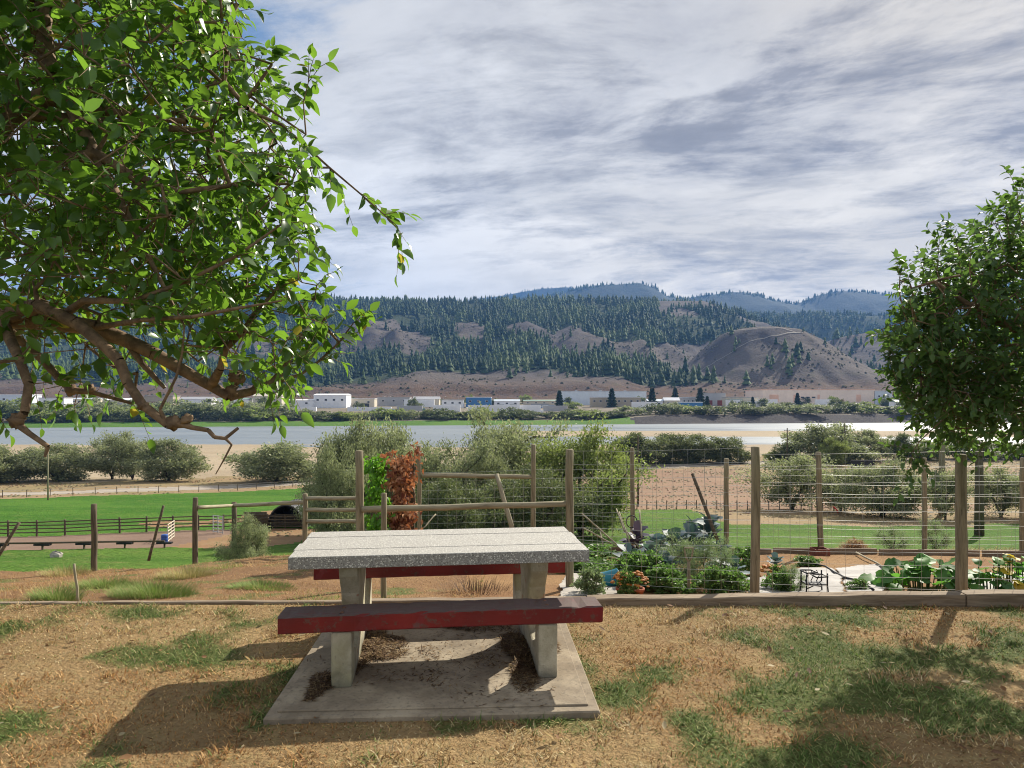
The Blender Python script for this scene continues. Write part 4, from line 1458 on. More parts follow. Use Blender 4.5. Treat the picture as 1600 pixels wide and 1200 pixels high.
TB = np.array([-4.4, 2.9, 0.0])
trunk = [tuple(TB + [0, 0, -0.1]), tuple(TB + [0.03, 0, 0.5]), tuple(TB + [0.12, 0.02, 1.1]), tuple(TB + [0.30, 0.05, 1.65])]
limbs = [
    (trunk, -1, [0.17, 0.155, 0.14, 0.12]),
    # low limbs
    ([(-3.4, 2.9, 1.95), w3(-120, 470, 3.0), w3(0, 495, 3.0), w3(85, 502, 3.0), w3(150, 512, 3.05), w3(200, 533, 3.1), w3(240, 552, 3.1), w3(280, 575, 3.12), w3(330, 603, 3.15), w3(358, 620, 3.15)], 3,
     [0.085, 0.06, 0.048, 0.042, 0.036, 0.033, 0.031, 0.028, 0.025, 0.022]),
]
sub = [
    # (attach polyline index, node within it, points, radii)
    (1, 2, [w3(60, 478, 2.85), w3(120, 505, 2.75), w3(165, 543, 2.7), w3(187, 565, 2.68), w3(200, 600, 2.66), w3(222, 632, 2.66), w3(262, 664, 2.66), w3(285, 662, 2.66)], [0.030, 0.026, 0.022, 0.021, 0.019, 0.018, 0.016, 0.017]),
    (2, 7, [w3(300, 668, 2.66), w3(325, 672, 2.66), w3(335, 683, 2.66), w3(352, 685, 2.66), w3(372, 669, 2.66)], [0.010, 0.009, 0.008, 0.007, 0.006]),
    (3, 3, [w3(362, 695, 2.66), w3(350, 718, 2.66), w3(337, 741, 2.66)], [0.004, 0.0035, 0.002]),
    (1, 9, [w3(392, 612, 3.2), w3(425, 598, 3.25), w3(447, 572, 3.3), w3(458, 545, 3.35), w3(470, 522, 3.4)], [0.019, 0.017, 0.016, 0.014, 0.011]),
    (5, 1, [w3(470, 585, 3.3), w3(500, 563, 3.3), w3(530, 535, 3.3), w3(552, 505, 3.3)], [0.007, 0.006, 0.005, 0.003]),
    (1, 8, [w3(345, 575, 3.0), w3(352, 545, 2.95), w3(380, 517, 2.9), w3(400, 488, 2.9), w3(430, 455, 2.9)], [0.017, 0.015, 0.013, 0.010, 0.007]),
    (1, 2, [w3(20, 523, 3.3), w3(50, 547, 3.3), w3(78, 575, 3.3), w3(97, 597, 3.3), w3(112, 610, 3.3), w3(140, 612, 3.3)], [0.022, 0.019, 0.018, 0.017, 0.018, 0.014]),
    (1, 2, [w3(30, 560, 2.7), w3(45, 600, 2.65), w3(38, 645, 2.6), w3(24, 660, 2.6), w3(45, 677, 2.6), w3(75, 698, 2.6), w3(70, 714, 2.6)], [0.018, 0.017, 0.016, 0.016, 0.011, 0.009, 0.005]),
    (1, 5, [w3(205, 545, 3.1), w3(222, 568, 3.1), w3(240, 588, 3.1), w3(257, 606, 3.1)], [0.015, 0.014, 0.012, 0.008]),
    (2, 6, [w3(250, 640, 2.65), w3(275, 590, 2.62), w3(285, 550, 2.6), w3(288, 510, 2.6)], [0.006, 0.005, 0.004, 0.003]),
    # upper limbs
    (0, 3, [(-3.5, 2.8, 2.35), w3(-60, 250, 2.9), w3(20, 175, 2.95), w3(75, 150, 2.95), w3(120, 165, 3.0), w3(200, 180, 3.1), w3(290, 190, 3.2)], [0.09, 0.065, 0.05, 0.040, 0.028, 0.018, 0.012]),
    (11, 3, [w3(72, 90, 2.95), w3(66, 0, 3.0), w3(80, -120, 3.1), w3(120, -260, 3.2)], [0.036, 0.032, 0.026, 0.018]),
    (11, 6, [w3(310, 205, 3.15), w3(350, 180, 3.1), w3(390, 150, 3.1), w3(425, 100, 3.1)], [0.014, 0.012, 0.010, 0.006]),
    (13, 2, [w3(400, 178, 3.1), w3(440, 195, 3.1), w3(485, 235, 3.1), w3(515, 262, 3.1), w3(560, 300, 3.1), w3(600, 335, 3.1), w3(625, 362, 3.1)], [0.008, 0.007, 0.006, 0.005, 0.004, 0.003, 0.002]),
    (14, 2, [w3(478, 210, 3.1), w3(474, 160, 3.1), w3(482, 128, 3.1)], [0.004, 0.003, 0.002]),
    (11, 4, [w3(150, 240, 2.8), w3(200, 270, 2.75), w3(280, 300, 2.75), w3(360, 290, 2.8), w3(455, 287, 2.85)], [0.022, 0.016, 0.012, 0.009, 0.005]),
    (1, 3, [w3(130, 470, 2.7), w3(210, 470, 2.6), w3(290, 440, 2.55), w3(370, 400, 2.55), w3(440, 350, 2.6)], [0.014, 0.010, 0.008, 0.006, 0.004]),
    (1, 4, [w3(220, 500, 2.6), w3(300, 495, 2.5), w3(380, 480, 2.5), w3(440, 470, 2.5)], [0.009, 0.007, 0.006, 0.003]),
    (0, 3, [(-4.3, 3.2, 2.5), (-4.4, 3.5, 3.2), (-4.2, 3.6, 4.0)], [0.08, 0.06, 0.03]),
    (0, 3, [(-4.6, 2.4, 2.3), (-5.2, 2.0, 3.0), (-5.6, 1.7, 3.8)], [0.07, 0.05, 0.03]),
]
starts = [0]; init = []; fixed = {}
cnt = 0
allp = []
for pl_, pa, rd in limbs:
    allp.append((cnt, pl_)); init.append((pl_, pa))
    for i, r in enumerate(rd):
        fixed[cnt + i] = r
    cnt += len(pl_)
for (ia, nd, pl_, rd) in sub:
    pa = allp[ia][0] + nd
    allp.append((cnt, pl_)); init.append((pl_, pa))
    for i, r in enumerate(rd):
        fixed[cnt + i] = r
    cnt += len(pl_)

# crown outline at 3 m (photo outline turned into metres) and its depth
OUT = [(-60, -300), (230, -260), (350, -80), (395, 20), (400, 75), (375, 110), (390, 150), (430, 180), (468, 210), (490, 255), (495, 295), (475, 330), (468, 370), (485, 420), (495, 470), (515, 505),
       (510, 535), (485, 545), (455, 560), (440, 590), (400, 600), (395, 660), (375, 660), (345, 590), (280, 560), (240, 540), (190, 500), (180, 585), (170, 640), (125, 620), (100, 540), (60, 530), (60, 600), (20, 640), (-60, 600)]
tg = []
rg2 = np.random.default_rng(11)
while len(tg) < 2000:
    px, py = rg2.uniform(-60, 560), rg2.uniform(-300, 690)
    if not in_poly(px, py, OUT):
        continue
    thin = (1.0 if px < 330 else 0.55) if py < 470 else 0.42
    if px < 190 and 330 < py < 470:
        thin *= 0.85
    if py > 470 and 60 < px < 250:
        thin *= 0.9
    if rg2.uniform() > thin:
        continue
    edge = min(1.0, max(0.15, (560 - px) / 300.0))
    Yd = 3.05 + rg2.uniform(-0.75, 0.95) * edge
    v = pt(px, py, 3.05)
    tg.append((v.x * (1 + 0.12 * (Yd - 3.05)), Yd, v.z))
# the rest of the crown outside the frame
while len(tg) < 2600:
    x, y, z = rg2.normal(-4.2, 1.1), rg2.normal(2.8, 0.9), rg2.uniform(1.7, 5.2)
    if x > -2.35 or (z < 2.3 and abs(x + 4.3) < 0.5) or (x > -3.0 and y < 1.7):
        continue
    if ((x + 4.2) / 2.4) ** 2 + ((y - 2.8) / 2.0) ** 2 + ((z - 3.3) / 2.0) ** 2 > 1:
        continue
    tg.append((x, y, z))
tg = np.array(tg)
root = thing('pear_tree', 'old pear tree with gnarled limbs reaching in from the left', 'tree', (0, 0, 0))
A, par, tips = grow(init, tg, 0.14)
# explicit extra leafy shoots on the traced outer twigs
nl0 = cnt
me, rad = skeleton_mesh('limbs', A, par, 0.0016, 0.42, fixed, 7, 0.02)
link('limbs', me, M['bark'], root)
# knobbly burls where the limbs were pruned
for px, py, Y, r in ((272, 661, 2.66, 0.030), (362, 612, 3.15, 0.034), (292, 655, 2.66, 0.024), (24, 658, 2.6, 0.03), (222, 632, 2.66, 0.024), (112, 610, 3.3, 0.03), (140, 608, 3.3, 0.026), (370, 590, 3.1, 0.034)):
    c = pt(px, py, Y)
    r_ = random.Random(px)
    mb = MB()
    vs = []; fs_ = []
    nu, nv = 10, 7
    for j in range(nv + 1):
        for i in range(nu):
            th = math.pi * j / nv; ph = 2 * math.pi * i / nu
            rr = r * (0.55 + 0.75 * r_.random())
            vs.append((c.x + rr * math.sin(th) * math.cos(ph), c.y + rr * math.sin(th) * math.sin(ph), c.z + rr * 0.9 * math.cos(th)))
    for j in range(nv):
        for i in range(nu):
            fs_.append((j * nu + i, j * nu + (i + 1) % nu, (j + 1) * nu + (i + 1) % nu, (j + 1) * nu + i))
    mb.add(vs, fs_)
    mb.build('burl', M['bark'], root, True)
tips_all = list(tips)
for k in (5, 6, 7, 13, 14, 15, 16, 17, 18):       # leafy traced twigs
    st0, pl_ = allp[k]
    for i in range(1, len(pl_)):
        tips_all += [st0 + i] * (2 if k in (14, 15) else 3)
pos, B, tn, shoots = spray(tips_all, A, par, (5, 8), 0.17, 0.08, rg2, 0.45, 1.0, 0.15)
sc = rg2.uniform(0.040, 0.084, len(pos))
stuff(link('twigs', shoots_mesh('twigs', shoots, 0.0022), M['bark'], root))
ppx = 800 + pos[:, 0] / pos[:, 1] * F; ppy = HOR - (pos[:, 2] - CZ) / pos[:, 1] * F
inview = (ppx > 0) & (ppx < 700) & (ppy > 0) & (ppy < 760)
score = np.where(inview, sc / np.maximum(pos[:, 1], 0.3), 0) + 0.004 * (ppx > 430) * inview
leafy(root, pos, B, sc, tn, M['leaf'], 300, score)
# a few yellowed leaves
yl = inview & (rg2.uniform(0, 1, len(pos)) < 0.012)
M['yleaf'] = foliage('yellowed_leaf', (0.35, 0.27, 0.04), (0.50, 0.42, 0.07), (0.6, 0.5, 0.06), 0.4, 0.5)
if yl.any():
    V, Fc, t = place(LT[2], pos[yl] + [0.01, -0.02, -0.01], B[yl][:, :, [0, 1, 2]], sc[yl] * 0.9, tn[yl])
    stuff(link('yellow_leaves', fast_mesh('yellow_leaves', V, Fc, tint=t, smooth=True), M['yleaf'], root))

# ---- right tree
RB = np.array([5.05, 5.15, 0.0])
init = [([tuple(RB + [0, 0, -0.1]), tuple(RB + [0.0, 0.02, 0.5]), tuple(RB + [-0.03, 0.03, 1.0]), tuple(RB + [-0.1, 0.05, 1.5])], -1),
        ([w3(1700, 560, 5.2), w3(1600, 520, 5.2), w3(1520, 480, 5.2), w3(1460, 440, 5.25)], 3),
        ([w3(1720, 620, 5.3), w3(1640, 620, 5.4), w3(1560, 600, 5.5), w3(1480, 570, 5.5)], 3),
        ([w3(1760, 500, 5.2), w3(1720, 440, 5.2), w3(1690, 390, 5.2), w3(1660, 340, 5.2)], 3),
        ([(5.6, 5.0, 2.1), (6.2, 4.9, 2.7)], 3), ([(5.2, 5.7, 2.1), (5.4, 6.2, 2.8)], 3), ([(4.8, 4.6, 2.0), (4.6, 4.2, 2.6)], 3)]
fixed = {0: 0.12, 1: 0.105, 2: 0.095, 3: 0.08, 4: 0.05, 5: 0.035, 6: 0.022, 7: 0.012, 8: 0.045, 9: 0.03, 10: 0.02, 11: 0.012, 12: 0.05, 13: 0.035, 14: 0.022, 15: 0.012}
OUT2 = [(1600, 345), (1570, 375), (1540, 400), (1505, 420), (1480, 440), (1455, 460), (1440, 480), (1428, 510), (1430, 540), (1432, 570), (1438, 610), (1455, 640), (1475, 660), (1500, 672), (1540, 690),
        (1600, 705), (1760, 700), (1900, 560), (1900, 350), (1800, 260), (1660, 290)]
tg = []
while len(tg) < 1450:
    px, py = (rg2.uniform(1400, 1620) if len(tg) % 3 else rg2.uniform(1600, 1900)), rg2.uniform(150, 705)
    if not in_poly(px, py, OUT2):
        continue
    e_ = min(1.0, max(0.2, (px - 1380) / 260.0))
    Yd = 5.3 + rg2.uniform(-1.15, 1.15) * e_
    v = pt(px, py, 5.3)
    tg.append((v.x, Yd, v.z))
# long upright water shoots on the crown's shoulder
uprights = [[w3(1435, 500, 5.3), w3(1412, 455, 5.3), w3(1405, 420, 5.3), w3(1407, 388, 5.3)], [w3(1480, 440, 5.3), w3(1464, 390, 5.3), w3(1468, 338, 5.3)], [w3(1505, 420, 5.2), w3(1499, 370, 5.2), w3(1493, 335, 5.2)],
            [w3(1560, 390, 5.3), w3(1540, 350, 5.3), w3(1531, 332, 5.3)], [w3(1600, 330, 5.1), w3(1592, 290, 5.1), w3(1588, 258, 5.1)], [w3(1450, 480, 5.4), w3(1430, 440, 5.4), w3(1422, 410, 5.4)],
            [w3(1415, 560, 5.3), w3(1395, 520, 5.3), w3(1378, 480, 5.3)], [w3(1570, 350, 5.4), w3(1556, 318, 5.4)],
            [w3(1450, 520, 4.9), w3(1428, 470, 4.8), w3(1424, 440, 4.8)], [w3(1520, 420, 4.8), w3(1515, 385, 4.8), w3(1517, 352, 4.8)], [w3(1430, 600, 5.3), w3(1408, 575, 5.3), w3(1396, 548, 5.3)],
            [w3(1440, 650, 5.2), w3(1428, 668, 5.2), w3(1422, 690, 5.2)], [w3(1580, 380, 4.9), w3(1577, 335, 4.9), w3(1572, 300, 4.9)], [w3(1478, 450, 5.6), w3(1446, 405, 5.6), w3(1440, 382, 5.6)]]
ul = []
for u_ in uprights:
    for a, b_ in zip(u_[:-1], u_[1:]):
        for f_ in (0.25, 0.5, 0.75, 1.0):
            ul.append(tuple(np.array(a) * (1 - f_) + np.array(b_) * f_ - np.array([0, 0, 0.17])))
tg = np.array(tg)
root = thing('fruit_tree', 'bushy fruit tree with upright shoots at the right edge', 'tree', (0, 0, 0))
A, par, tips = grow(init, np.concatenate([tg, np.array(ul)]), 0.15)
me, rad = skeleton_mesh('limbs', A, par, 0.0018, 0.42, fixed, 6, 0.025)
link('limbs', me, M['bark'], root)
pos, B, tn, shoots = spray(tips, A, par, (7, 11), 0.22, 0.06, rg2, 0.3, 0.9, 0.5)
sc = rg2.uniform(0.045, 0.078, len(pos))
stuff(link('twigs', shoots_mesh('twigs', shoots, 0.0022), M['bark'], root))
ppx = 800 + pos[:, 0] / pos[:, 1] * F; ppy = HOR - (pos[:, 2] - CZ) / pos[:, 1] * F
inview = (ppx < 1600) & (ppy > 0)
leafy(root, pos, B, sc, tn, M['leaf2'], 300, np.where(inview, sc / pos[:, 1], 0) + 0.004 * (ppx < 1470) * inview)


# ------------------------------------------------------------------ silvery shrubs and small trees of the valley floor
def shrub_proto(seed, Rr, H, nt_, nleaf, leaf, stems=4, low=0.25, lump=0.5, aspect=0.45):
    rg = np.random.default_rng(seed)
    init = [([(0, 0, -0.3), (0, 0, 0.06 * H)], -1)]
    for s_ in range(stems):
        a = 2 * math.pi * s_ / stems + rg.uniform(-.5, .5)
        q = rg.uniform(0.25, 0.55) * Rr
        init.append(([(q * 0.35 * math.cos(a), q * 0.35 * math.sin(a), 0.22 * H), (q * math.cos(a), q * math.sin(a), 0.5 * H)], 1))
    tg = []
    while len(tg) < nt_:
        d = rg.normal(size=3); d /= np.linalg.norm(d)
        r = rg.uniform(0.3, 1.12) ** 0.6
        lf = 1 + lump * (math.sin(3.1 * math.atan2(d[1], d[0]) + seed) * 0.35 + math.sin(4.3 * d[2] + 2 * d[0] + seed * 2) * 0.35)
        q = np.array([d[0] * Rr * r * lf, d[1] * Rr * r * lf, (0.5 + low / 2) * H + d[2] * (0.5 - low / 2) * H * r * (0.8 + 0.2 * lf)])
        if q[2] < 0.03 * H:
            continue
        tg.append(q)
    nb = len(tg)
    for k in range(int(nt_ * 0.22)):
        q = tg[rg.integers(0, nb)]
        c0 = np.array([0, 0, 0.35 * H])
        e_ = c0 + (q - c0) * rg.uniform(1.06, 1.22)
        e_[2] = min(e_[2] + 0.05 * H * rg.uniform(0, 1), 1.07 * H)
        tg[int(rg.integers(0, nb))] = e_
    tg = np.array(tg)
    A, par, tips = grow(init, tg, Rr * 0.2)
    tm, _ = skeleton_mesh('trunk', A, par, 0.004 * H, 0.45, None, 4, 0.05 * H)
    tm.materials.append(M['olivebark'])
    n = nleaf
    k = rg.integers(0, nt_, n)
    sig = 0.13 * Rr
    off = rg.normal(0, 1, (n, 3)) * sig * np.array([1, 1, 0.75])
    pos = tg[k] + off
    pos[:, 2] = np.maximum(pos[:, 2], 0.02 * H)
    d = rg.normal(size=(n, 3)) + np.array([0, 0, 0.25]) + 0.5 * (pos - np.array([0, 0, 0.4 * H])) / Rr
    B = frames(d, rg.normal(size=(n, 3)))
    L = leaf * rg.uniform(0.6, 1.4, n)
    ct = rg.uniform(0, 1, nt_)
    tn = np.clip(0.75 * ct[k] + 0.40 * rg.uniform(0, 1, n) - 0.08, 0, 1)
    V, Fc, t = place(CARD, pos, B, np.stack([L * aspect, L, L], 1), tn)
    cm = fast_mesh('crown', V, Fc, tint=t)
    return tm, cm


PROT = {}
for k in range(4):
    PROT['mid', k] = shrub_proto(300 + k, 0.55, 1.0, 110, 17000, 0.050, 5, 0.0)
for k in range(3):
    PROT['tree', k] = shrub_proto(320 + k, 0.55, 1.0, 110, 12000, 0.044, 3, 0.12, 0.9)
for k in range(3):
    PROT['big', k] = shrub_proto(340 + k, 0.55, 1.0, 170, 32000, 0.032, 5, 0.0, 0.6)
for k in range(4):
    PROT['far', k] = shrub_proto(360 + k, 0.6, 1.0, 50, 1500, 0.12, 4, 0.0, 0.5, 0.5)
_ct = {}


def shrub(kind, k, loc, Rr, H, mt, label, group=None, name='shrub', cat='shrub', rz=None):
    tm, cm = PROT[kind, k]
    if len(cm.materials) == 0:
        cm.materials.append(M['olive'])
    r = thing(name, label, cat, loc, rng.uniform(0, 6.28) if rz is None else rz, group)
    link('trunk', tm, None, r); cw = link('crown', cm, None, r)
    cw.material_slots[0].link = 'OBJECT'; cw.material_slots[0].material = M[mt]
    sx = Rr / 0.55
    r.scale = (sx * rng.uniform(0.92, 1.12), sx * rng.uniform(0.85, 1.15), H * rng.uniform(0.95, 1.05))
    return r


def by_px(px0, px1, ytop, ybase, Y, fn=at):
    """size and place of a plant from its outline at a known distance"""
    c = fn((px0 + px1) / 2, Y)
    return c, (px1 - px0) / 2 * Y / F, max(0.5, CZ - (ytop - HOR) * Y / F - c.z)


G1 = 'shrubs between the gravel road and the river'
mids = [  # px0, px1, ytop, Y, kind, variant, material, label
    (-45, 42, 702, 150, 'mid', 0, 'olive', 'silvery shrub at the left edge beyond the gravel road'),
    (45, 132, 698, 156, 'mid', 1, 'olive', 'broad silvery shrub behind the thin pole beyond the road'),
    (146, 205, 682, 160, 'tree', 0, 'olive', 'slender silvery tree with a visible trunk beside the left flat'),
    (178, 236, 688, 158, 'tree', 1, 'olive', 'silvery tree squeezed between the slender tree and the dense round shrub'),
    (222, 306, 690, 154, 'mid', 2, 'olive', 'dense dark round shrub by the road, right of the slender silvery trees'),
    (382, 482, 697, 152, 'mid', 3, 'olive', 'rounded silvery shrub standing alone left of the tall olive tree'),
    (955, 1030, 684, 203, 'mid', 0, 'darkleaf', 'left end shrub of the dark thicket behind the right hand road'),
    (1010, 1075, 680, 206, 'mid', 2, 'darkleaf', 'second shrub of the dark thicket behind the right hand road'),
    (1055, 1125, 682, 208, 'mid', 1, 'darkleaf', 'third shrub of the dark thicket behind the right hand road'),
    (1105, 1162, 685, 210, 'mid', 3, 'darkleaf', 'right end shrub of the dark thicket behind the right hand road'),
    (1212, 1246, 693, 212, 'mid', 1, 'darkleaf', 'small dark round shrub at the foot of the left roadside pole'),
    (1196, 1216, 706, 214, 'mid', 3, 'olive2', 'tiny yellow green shrub left of the dark round roadside shrub'),
    (1243, 1335, 663, 214, 'mid', 3, 'olive', 'tallest wide silvery shrub between the two roadside poles'),
    (1283, 1318, 690, 200, 'mid', 1, 'olive2', 'small green shrub in front of the tallest roadside shrub'),
    (1330, 1382, 678, 216, 'mid', 0, 'olive', 'loose silvery shrub right of the taller roadside pole'),
    (1388, 1430, 681, 218, 'mid', 2, 'darkleaf', 'compact dark shrub beyond the road left of the sunlit pole'),
    (1428, 1470, 690, 219, 'mid', 1, 'olive2', 'low yellow green shrub beyond the road left of the sunlit pole'),
    (1478, 1545, 690, 222, 'mid', 0, 'darkleaf', 'dark shrub under the right fruit tree beyond the road'),
    (1545, 1640, 692, 224, 'mid', 3, 'darkleaf', 'dark shrub at the right edge beyond the road'),
]
for px0, px1, yt, Y, kd, k, mt, lab in mids:
    c, Rr, H = by_px(px0, px1, yt, 0, Y)
    shrub(kd, k, c, Rr * 1.05, H, mt, lab, G1)
G2 = 'silvery olive trees behind the garden gate'
bigs = [
    (500, 592, 655, 58, 'big', 0, 'olive', 'tall narrow silvery olive tree just left of the red vine'),
    (478, 560, 715, 52, 'big', 1, 'olive', 'low grey olive shrub at the foot of the tall narrow tree'),
    (560, 650, 660, 66, 'tree', 2, 'olive', 'pale wispy olive tree rising behind the red vine'),
    (610, 720, 690, 60, 'big', 2, 'olive', 'grey olive shrub right of the red vine'),
    (700, 800, 700, 54, 'big', 1, 'olive', 'dark lower olive shrub behind the leaning brace pole'),
    (732, 862, 648, 62, 'big', 2, 'olive', 'tallest silvery olive tree behind the middle of the table'),
    (830, 985, 672, 58, 'big', 0, 'olive2', 'greener rounded olive tree behind the post at the table corner'),
    (640, 760, 745, 46, 'big', 0, 'darkleaf', 'dark shaded shrub low behind the garden gate rail'),
    (770, 900, 735, 50, 'big', 2, 'darkleaf', 'dark shrub low behind the right end of the gate rail'),
]
for px0, px1, yt, Y, kd, k, mt, lab in bigs:
    c, Rr, H = by_px(px0, px1, yt, 0, Y)
    shrub(kd, k, c, Rr * 1.08, H * 0.95, mt, lab, G2, 'olive_tree', 'tree')
G3 = 'pruned trees beyond the lower lawn on the right'
rts = [
    (1183, 1292, 722, 86, 'tree', 0, 'olive', 'spreading multi stemmed tree by the low fence, left of the others'),
    (1285, 1342, 735, 84, 'tree', 1, 'olive', 'thin open tree behind the leaning back fence post'),
    (1326, 1432, 727, 78, 'big', 0, 'olive', 'dense dark bush reaching the ground right of the back fence post'),
    (1452, 1502, 738, 74, 'tree', 2, 'olive', 'small tree with a forked bare trunk near the shed'),
    (1528, 1600, 742, 76, 'tree', 0, 'olive', 'flat topped tree right of the dark pole'),
    (1590, 1680, 740, 74, 'tree', 1, 'olive', 'tree at the right edge beyond the lower lawn'),
]
for px0, px1, yt, Y, kd, k, mt, lab in rts:
    c, Rr, H = by_px(px0, px1, yt, 0, Y)
    shrub(kd, k, c, Rr * 1.05, H, mt, lab, G3, 'pruned_tree', 'tree')
c, Rr, H = by_px(360, 416, 816, 0, 15.5)
shrub('big', 1, c, Rr, H, 'olive', 'low grey green sage bush on the edge of the bank', None, 'sage_bush', 'bush')

# shrubs along the far river bank
ORD = ['first', 'second', 'third', 'fourth', 'fifth', 'sixth', 'seventh', 'eighth', 'ninth', 'tenth', 'eleventh', 'twelfth', 'thirteenth', 'fourteenth', 'fifteenth', 'sixteenth', 'seventeenth', 'eighteenth',
       'nineteenth', 'twentieth', 'twenty first', 'twenty second', 'twenty third', 'twenty fourth', 'twenty fifth', 'twenty sixth', 'twenty seventh', 'twenty eighth', 'twenty ninth', 'thirtieth',
       'thirty first', 'thirty second', 'thirty third', 'thirty fourth', 'thirty fifth', 'thirty sixth', 'thirty seventh', 'thirty eighth', 'thirty ninth', 'fortieth',
       'forty first', 'forty second', 'forty third', 'forty fourth', 'forty fifth', 'forty sixth', 'forty seventh', 'forty eighth', 'forty ninth', 'fiftieth', 'fifty first', 'fifty second', 'fifty third', 'fifty fourth', 'fifty fifth', 'fifty sixth', 'fifty seventh', 'fifty eighth', 'fifty ninth', 'sixtieth',
       'sixty first', 'sixty second', 'sixty third', 'sixty fourth', 'sixty fifth', 'sixty sixth', 'sixty seventh', 'sixty eighth', 'sixty ninth', 'seventieth']
fr = random.Random(5)
lst = []
px = -30
while px < 1010:
    wpx = fr.uniform(26, 46)
    if px > 690 and fr.random() < 0.16:
        px += wpx * 0.5
        continue
    lst.append((px, wpx, 'front', fr.uniform(8.5, 13) if px < 420 else fr.uniform(5, 9)))
    px += wpx * 0.58
px = 1010
while px < 1480:
    wpx = fr.uniform(24, 44)
    if fr.random() < 0.25:
        px += wpx * 0.5
    lst.append((px, wpx, 'top', fr.uniform(5, 9.5)))
    px += wpx * 0.78
for px in (-10, 40, 95, 150, 215, 270, 330, 385, 430):
    lst.append((px, 50, 'back', fr.uniform(10, 14)))
cntf = {'front': 0, 'top': 0, 'back': 0}
for px, wpx, kd, H in lst:
    X0 = (px - 800) * 560 / F
    wd = {'front': fr.uniform(44, 62), 'top': fr.uniform(32, 60), 'back': fr.uniform(85, 110)}[kd]
    Yv = float(shore(np.array([X0]))[0]) + wd
    c = far_at(px, Yv)
    nm = {'front': 'shrub counted from the left in the dark bank thicket across the river', 'top': 'low shrub counted from the left above the rocky far bank', 'back': 'pale shrub counted from the left behind the far thicket under the pear tree'}[kd]
    shrub('far', fr.randrange(4), c, wpx / 2 * Yv / F * 1.15, H, fr.choice(['darkleaf', 'darkleaf', 'olive', 'olive2'] if kd != 'back' else ['olive', 'olive2']),
          ORD[cntf[kd]] + ' ' + nm, {'front': 'thicket on the far bank', 'top': 'shrubs above the rocky far bank', 'back': 'second row of far shrubs'}[kd], 'bank_shrub')
    cntf[kd] += 1

# ------------------------------------------------------------------ town across the river
def cm(name, c, rough=0.6, var=0.08, sc_=0.3):
    M[name] = plain(name, c, rough, 0, var, sc_, 0)


cm('w_white', (0.84, 0.84, 0.85)); cm('w_grey', (0.40, 0.40, 0.41)); cm('w_tan', (0.44, 0.37, 0.27)); cm('w_peach', (0.92, 0.74, 0.60)); cm('w_peach2', (0.85, 0.52, 0.36))
cm('w_blue', (0.06, 0.20, 0.42)); cm('w_ltblue', (0.66, 0.71, 0.76)); cm('w_dark', (0.03, 0.03, 0.035), 0.3); cm('w_red', (0.22, 0.05, 0.04)); cm('w_roof', (0.56, 0.62, 0.68), 0.45)
cm('w_cream', (0.62, 0.56, 0.44)); cm('tyre', (0.02, 0.02, 0.02), 0.9)


def building(label, px0, px1, ytop, Y, dep, wall, roof, wins=0, doors=0, pitch=0.0, rz=0.0, wincol='w_dark', doorcol='w_red', band=None, rooftop=0):
    x0, x1 = (px0 - 800) * Y / F, (px1 - 800) * Y / F
    W = x1 - x0
    g = far_at((px0 + px1) / 2, Y)
    H = CZ - (ytop - HOR) * Y / F - g.z
    r = thing('building', label, 'building', (x0 + W / 2, Y, g.z), rz)
    Hw = H * (1 - pitch)
    MB().box((0, dep / 2, Hw / 2 - 1), (W, dep, Hw + 2)).build('wall', M[wall], r)
    mb = MB()
    ov = 0.5
    if pitch > 0:
        mb.prism([(-ov, Hw), (dep + ov, Hw), (dep / 2, H)], -W / 2 - ov, W / 2 + ov, 'x')
    else:
        mb.box((0, dep / 2, H + 0.25), (W + 0.8, dep + 0.8, 0.7))
    rf = mb.build('roof', M[roof], r)
    for k in range(rooftop):
        MB().box((-W / 2 + W * (k + 0.7) / (rooftop + 0.4), dep / 2, H + 1.3), (3.0, 3.0, 1.6)).build('vent', M['w_grey'], rf)
    for k in range(wins):
        x = -W / 2 + W * (k + 0.5) / wins
        ww, wh = min(2.6, W / wins * 0.45), min(2.0, Hw * 0.2)
        f_ = MB().box((x, -0.03, Hw * 0.62), (ww + 0.4, 0.16, wh + 0.4)).build('window', M['w_white'], r)
        MB().box((x, -0.10, Hw * 0.62), (ww, 0.10, wh)).build('pane', M[wincol], f_)
    for k in range(doors):
        x = -W / 2 + W * (k + 0.5) / doors
        dw = W / doors * 0.55
        MB().box((x, -0.05, Hw * 0.22), (dw, 0.2, Hw * 0.44)).build('door', M[doorcol], r)
    if band:
        MB().box((0, -0.08, Hw * 0.93), (W + 0.3, 0.3, Hw * 0.12)).build('fascia', M[band], r)
    return r


building('white industrial shed with small windows seen right of the pear tree', 490, 541, 615, 770, 24, 'w_white', 'w_white', wins=4, pitch=0.1)
building('low white annex attached left of the white industrial shed', 448, 489, 624, 765, 15, 'w_white', 'w_white', wins=2, pitch=0.1)
building('pale blue workshop at the far left behind the pear tree', -30, 42, 617, 780, 25, 'w_ltblue', 'w_white', wins=3)
building('low white store behind the pear tree limbs', 60, 100, 622, 790, 16, 'w_white', 'w_grey', wins=2)
building('low tan depot behind the pear tree limbs', 225, 270, 619, 800, 18, 'w_tan', 'w_grey', doors=2)
building('cream shed with a pitched roof left of the white annex', 395, 440, 614, 830, 20, 'w_cream', 'w_cream', wins=2, pitch=0.25)
building('blue fronted low building with a flat roof left of the centre', 728, 767, 621, 800, 20, 'w_blue', 'w_white', wins=3)
building('small white office beside the blue fronted building', 690, 724, 625, 790, 14, 'w_white', 'w_grey', wins=3)
building('wide warehouse with a pale blue metal roof and wall', 876, 1010, 612, 900, 60, 'w_ltblue', 'w_roof', wins=0, rooftop=3)
building('tan office block in front of the pale blue warehouse', 924, 1001, 621, 815, 18, 'w_tan', 'w_white', wins=8)
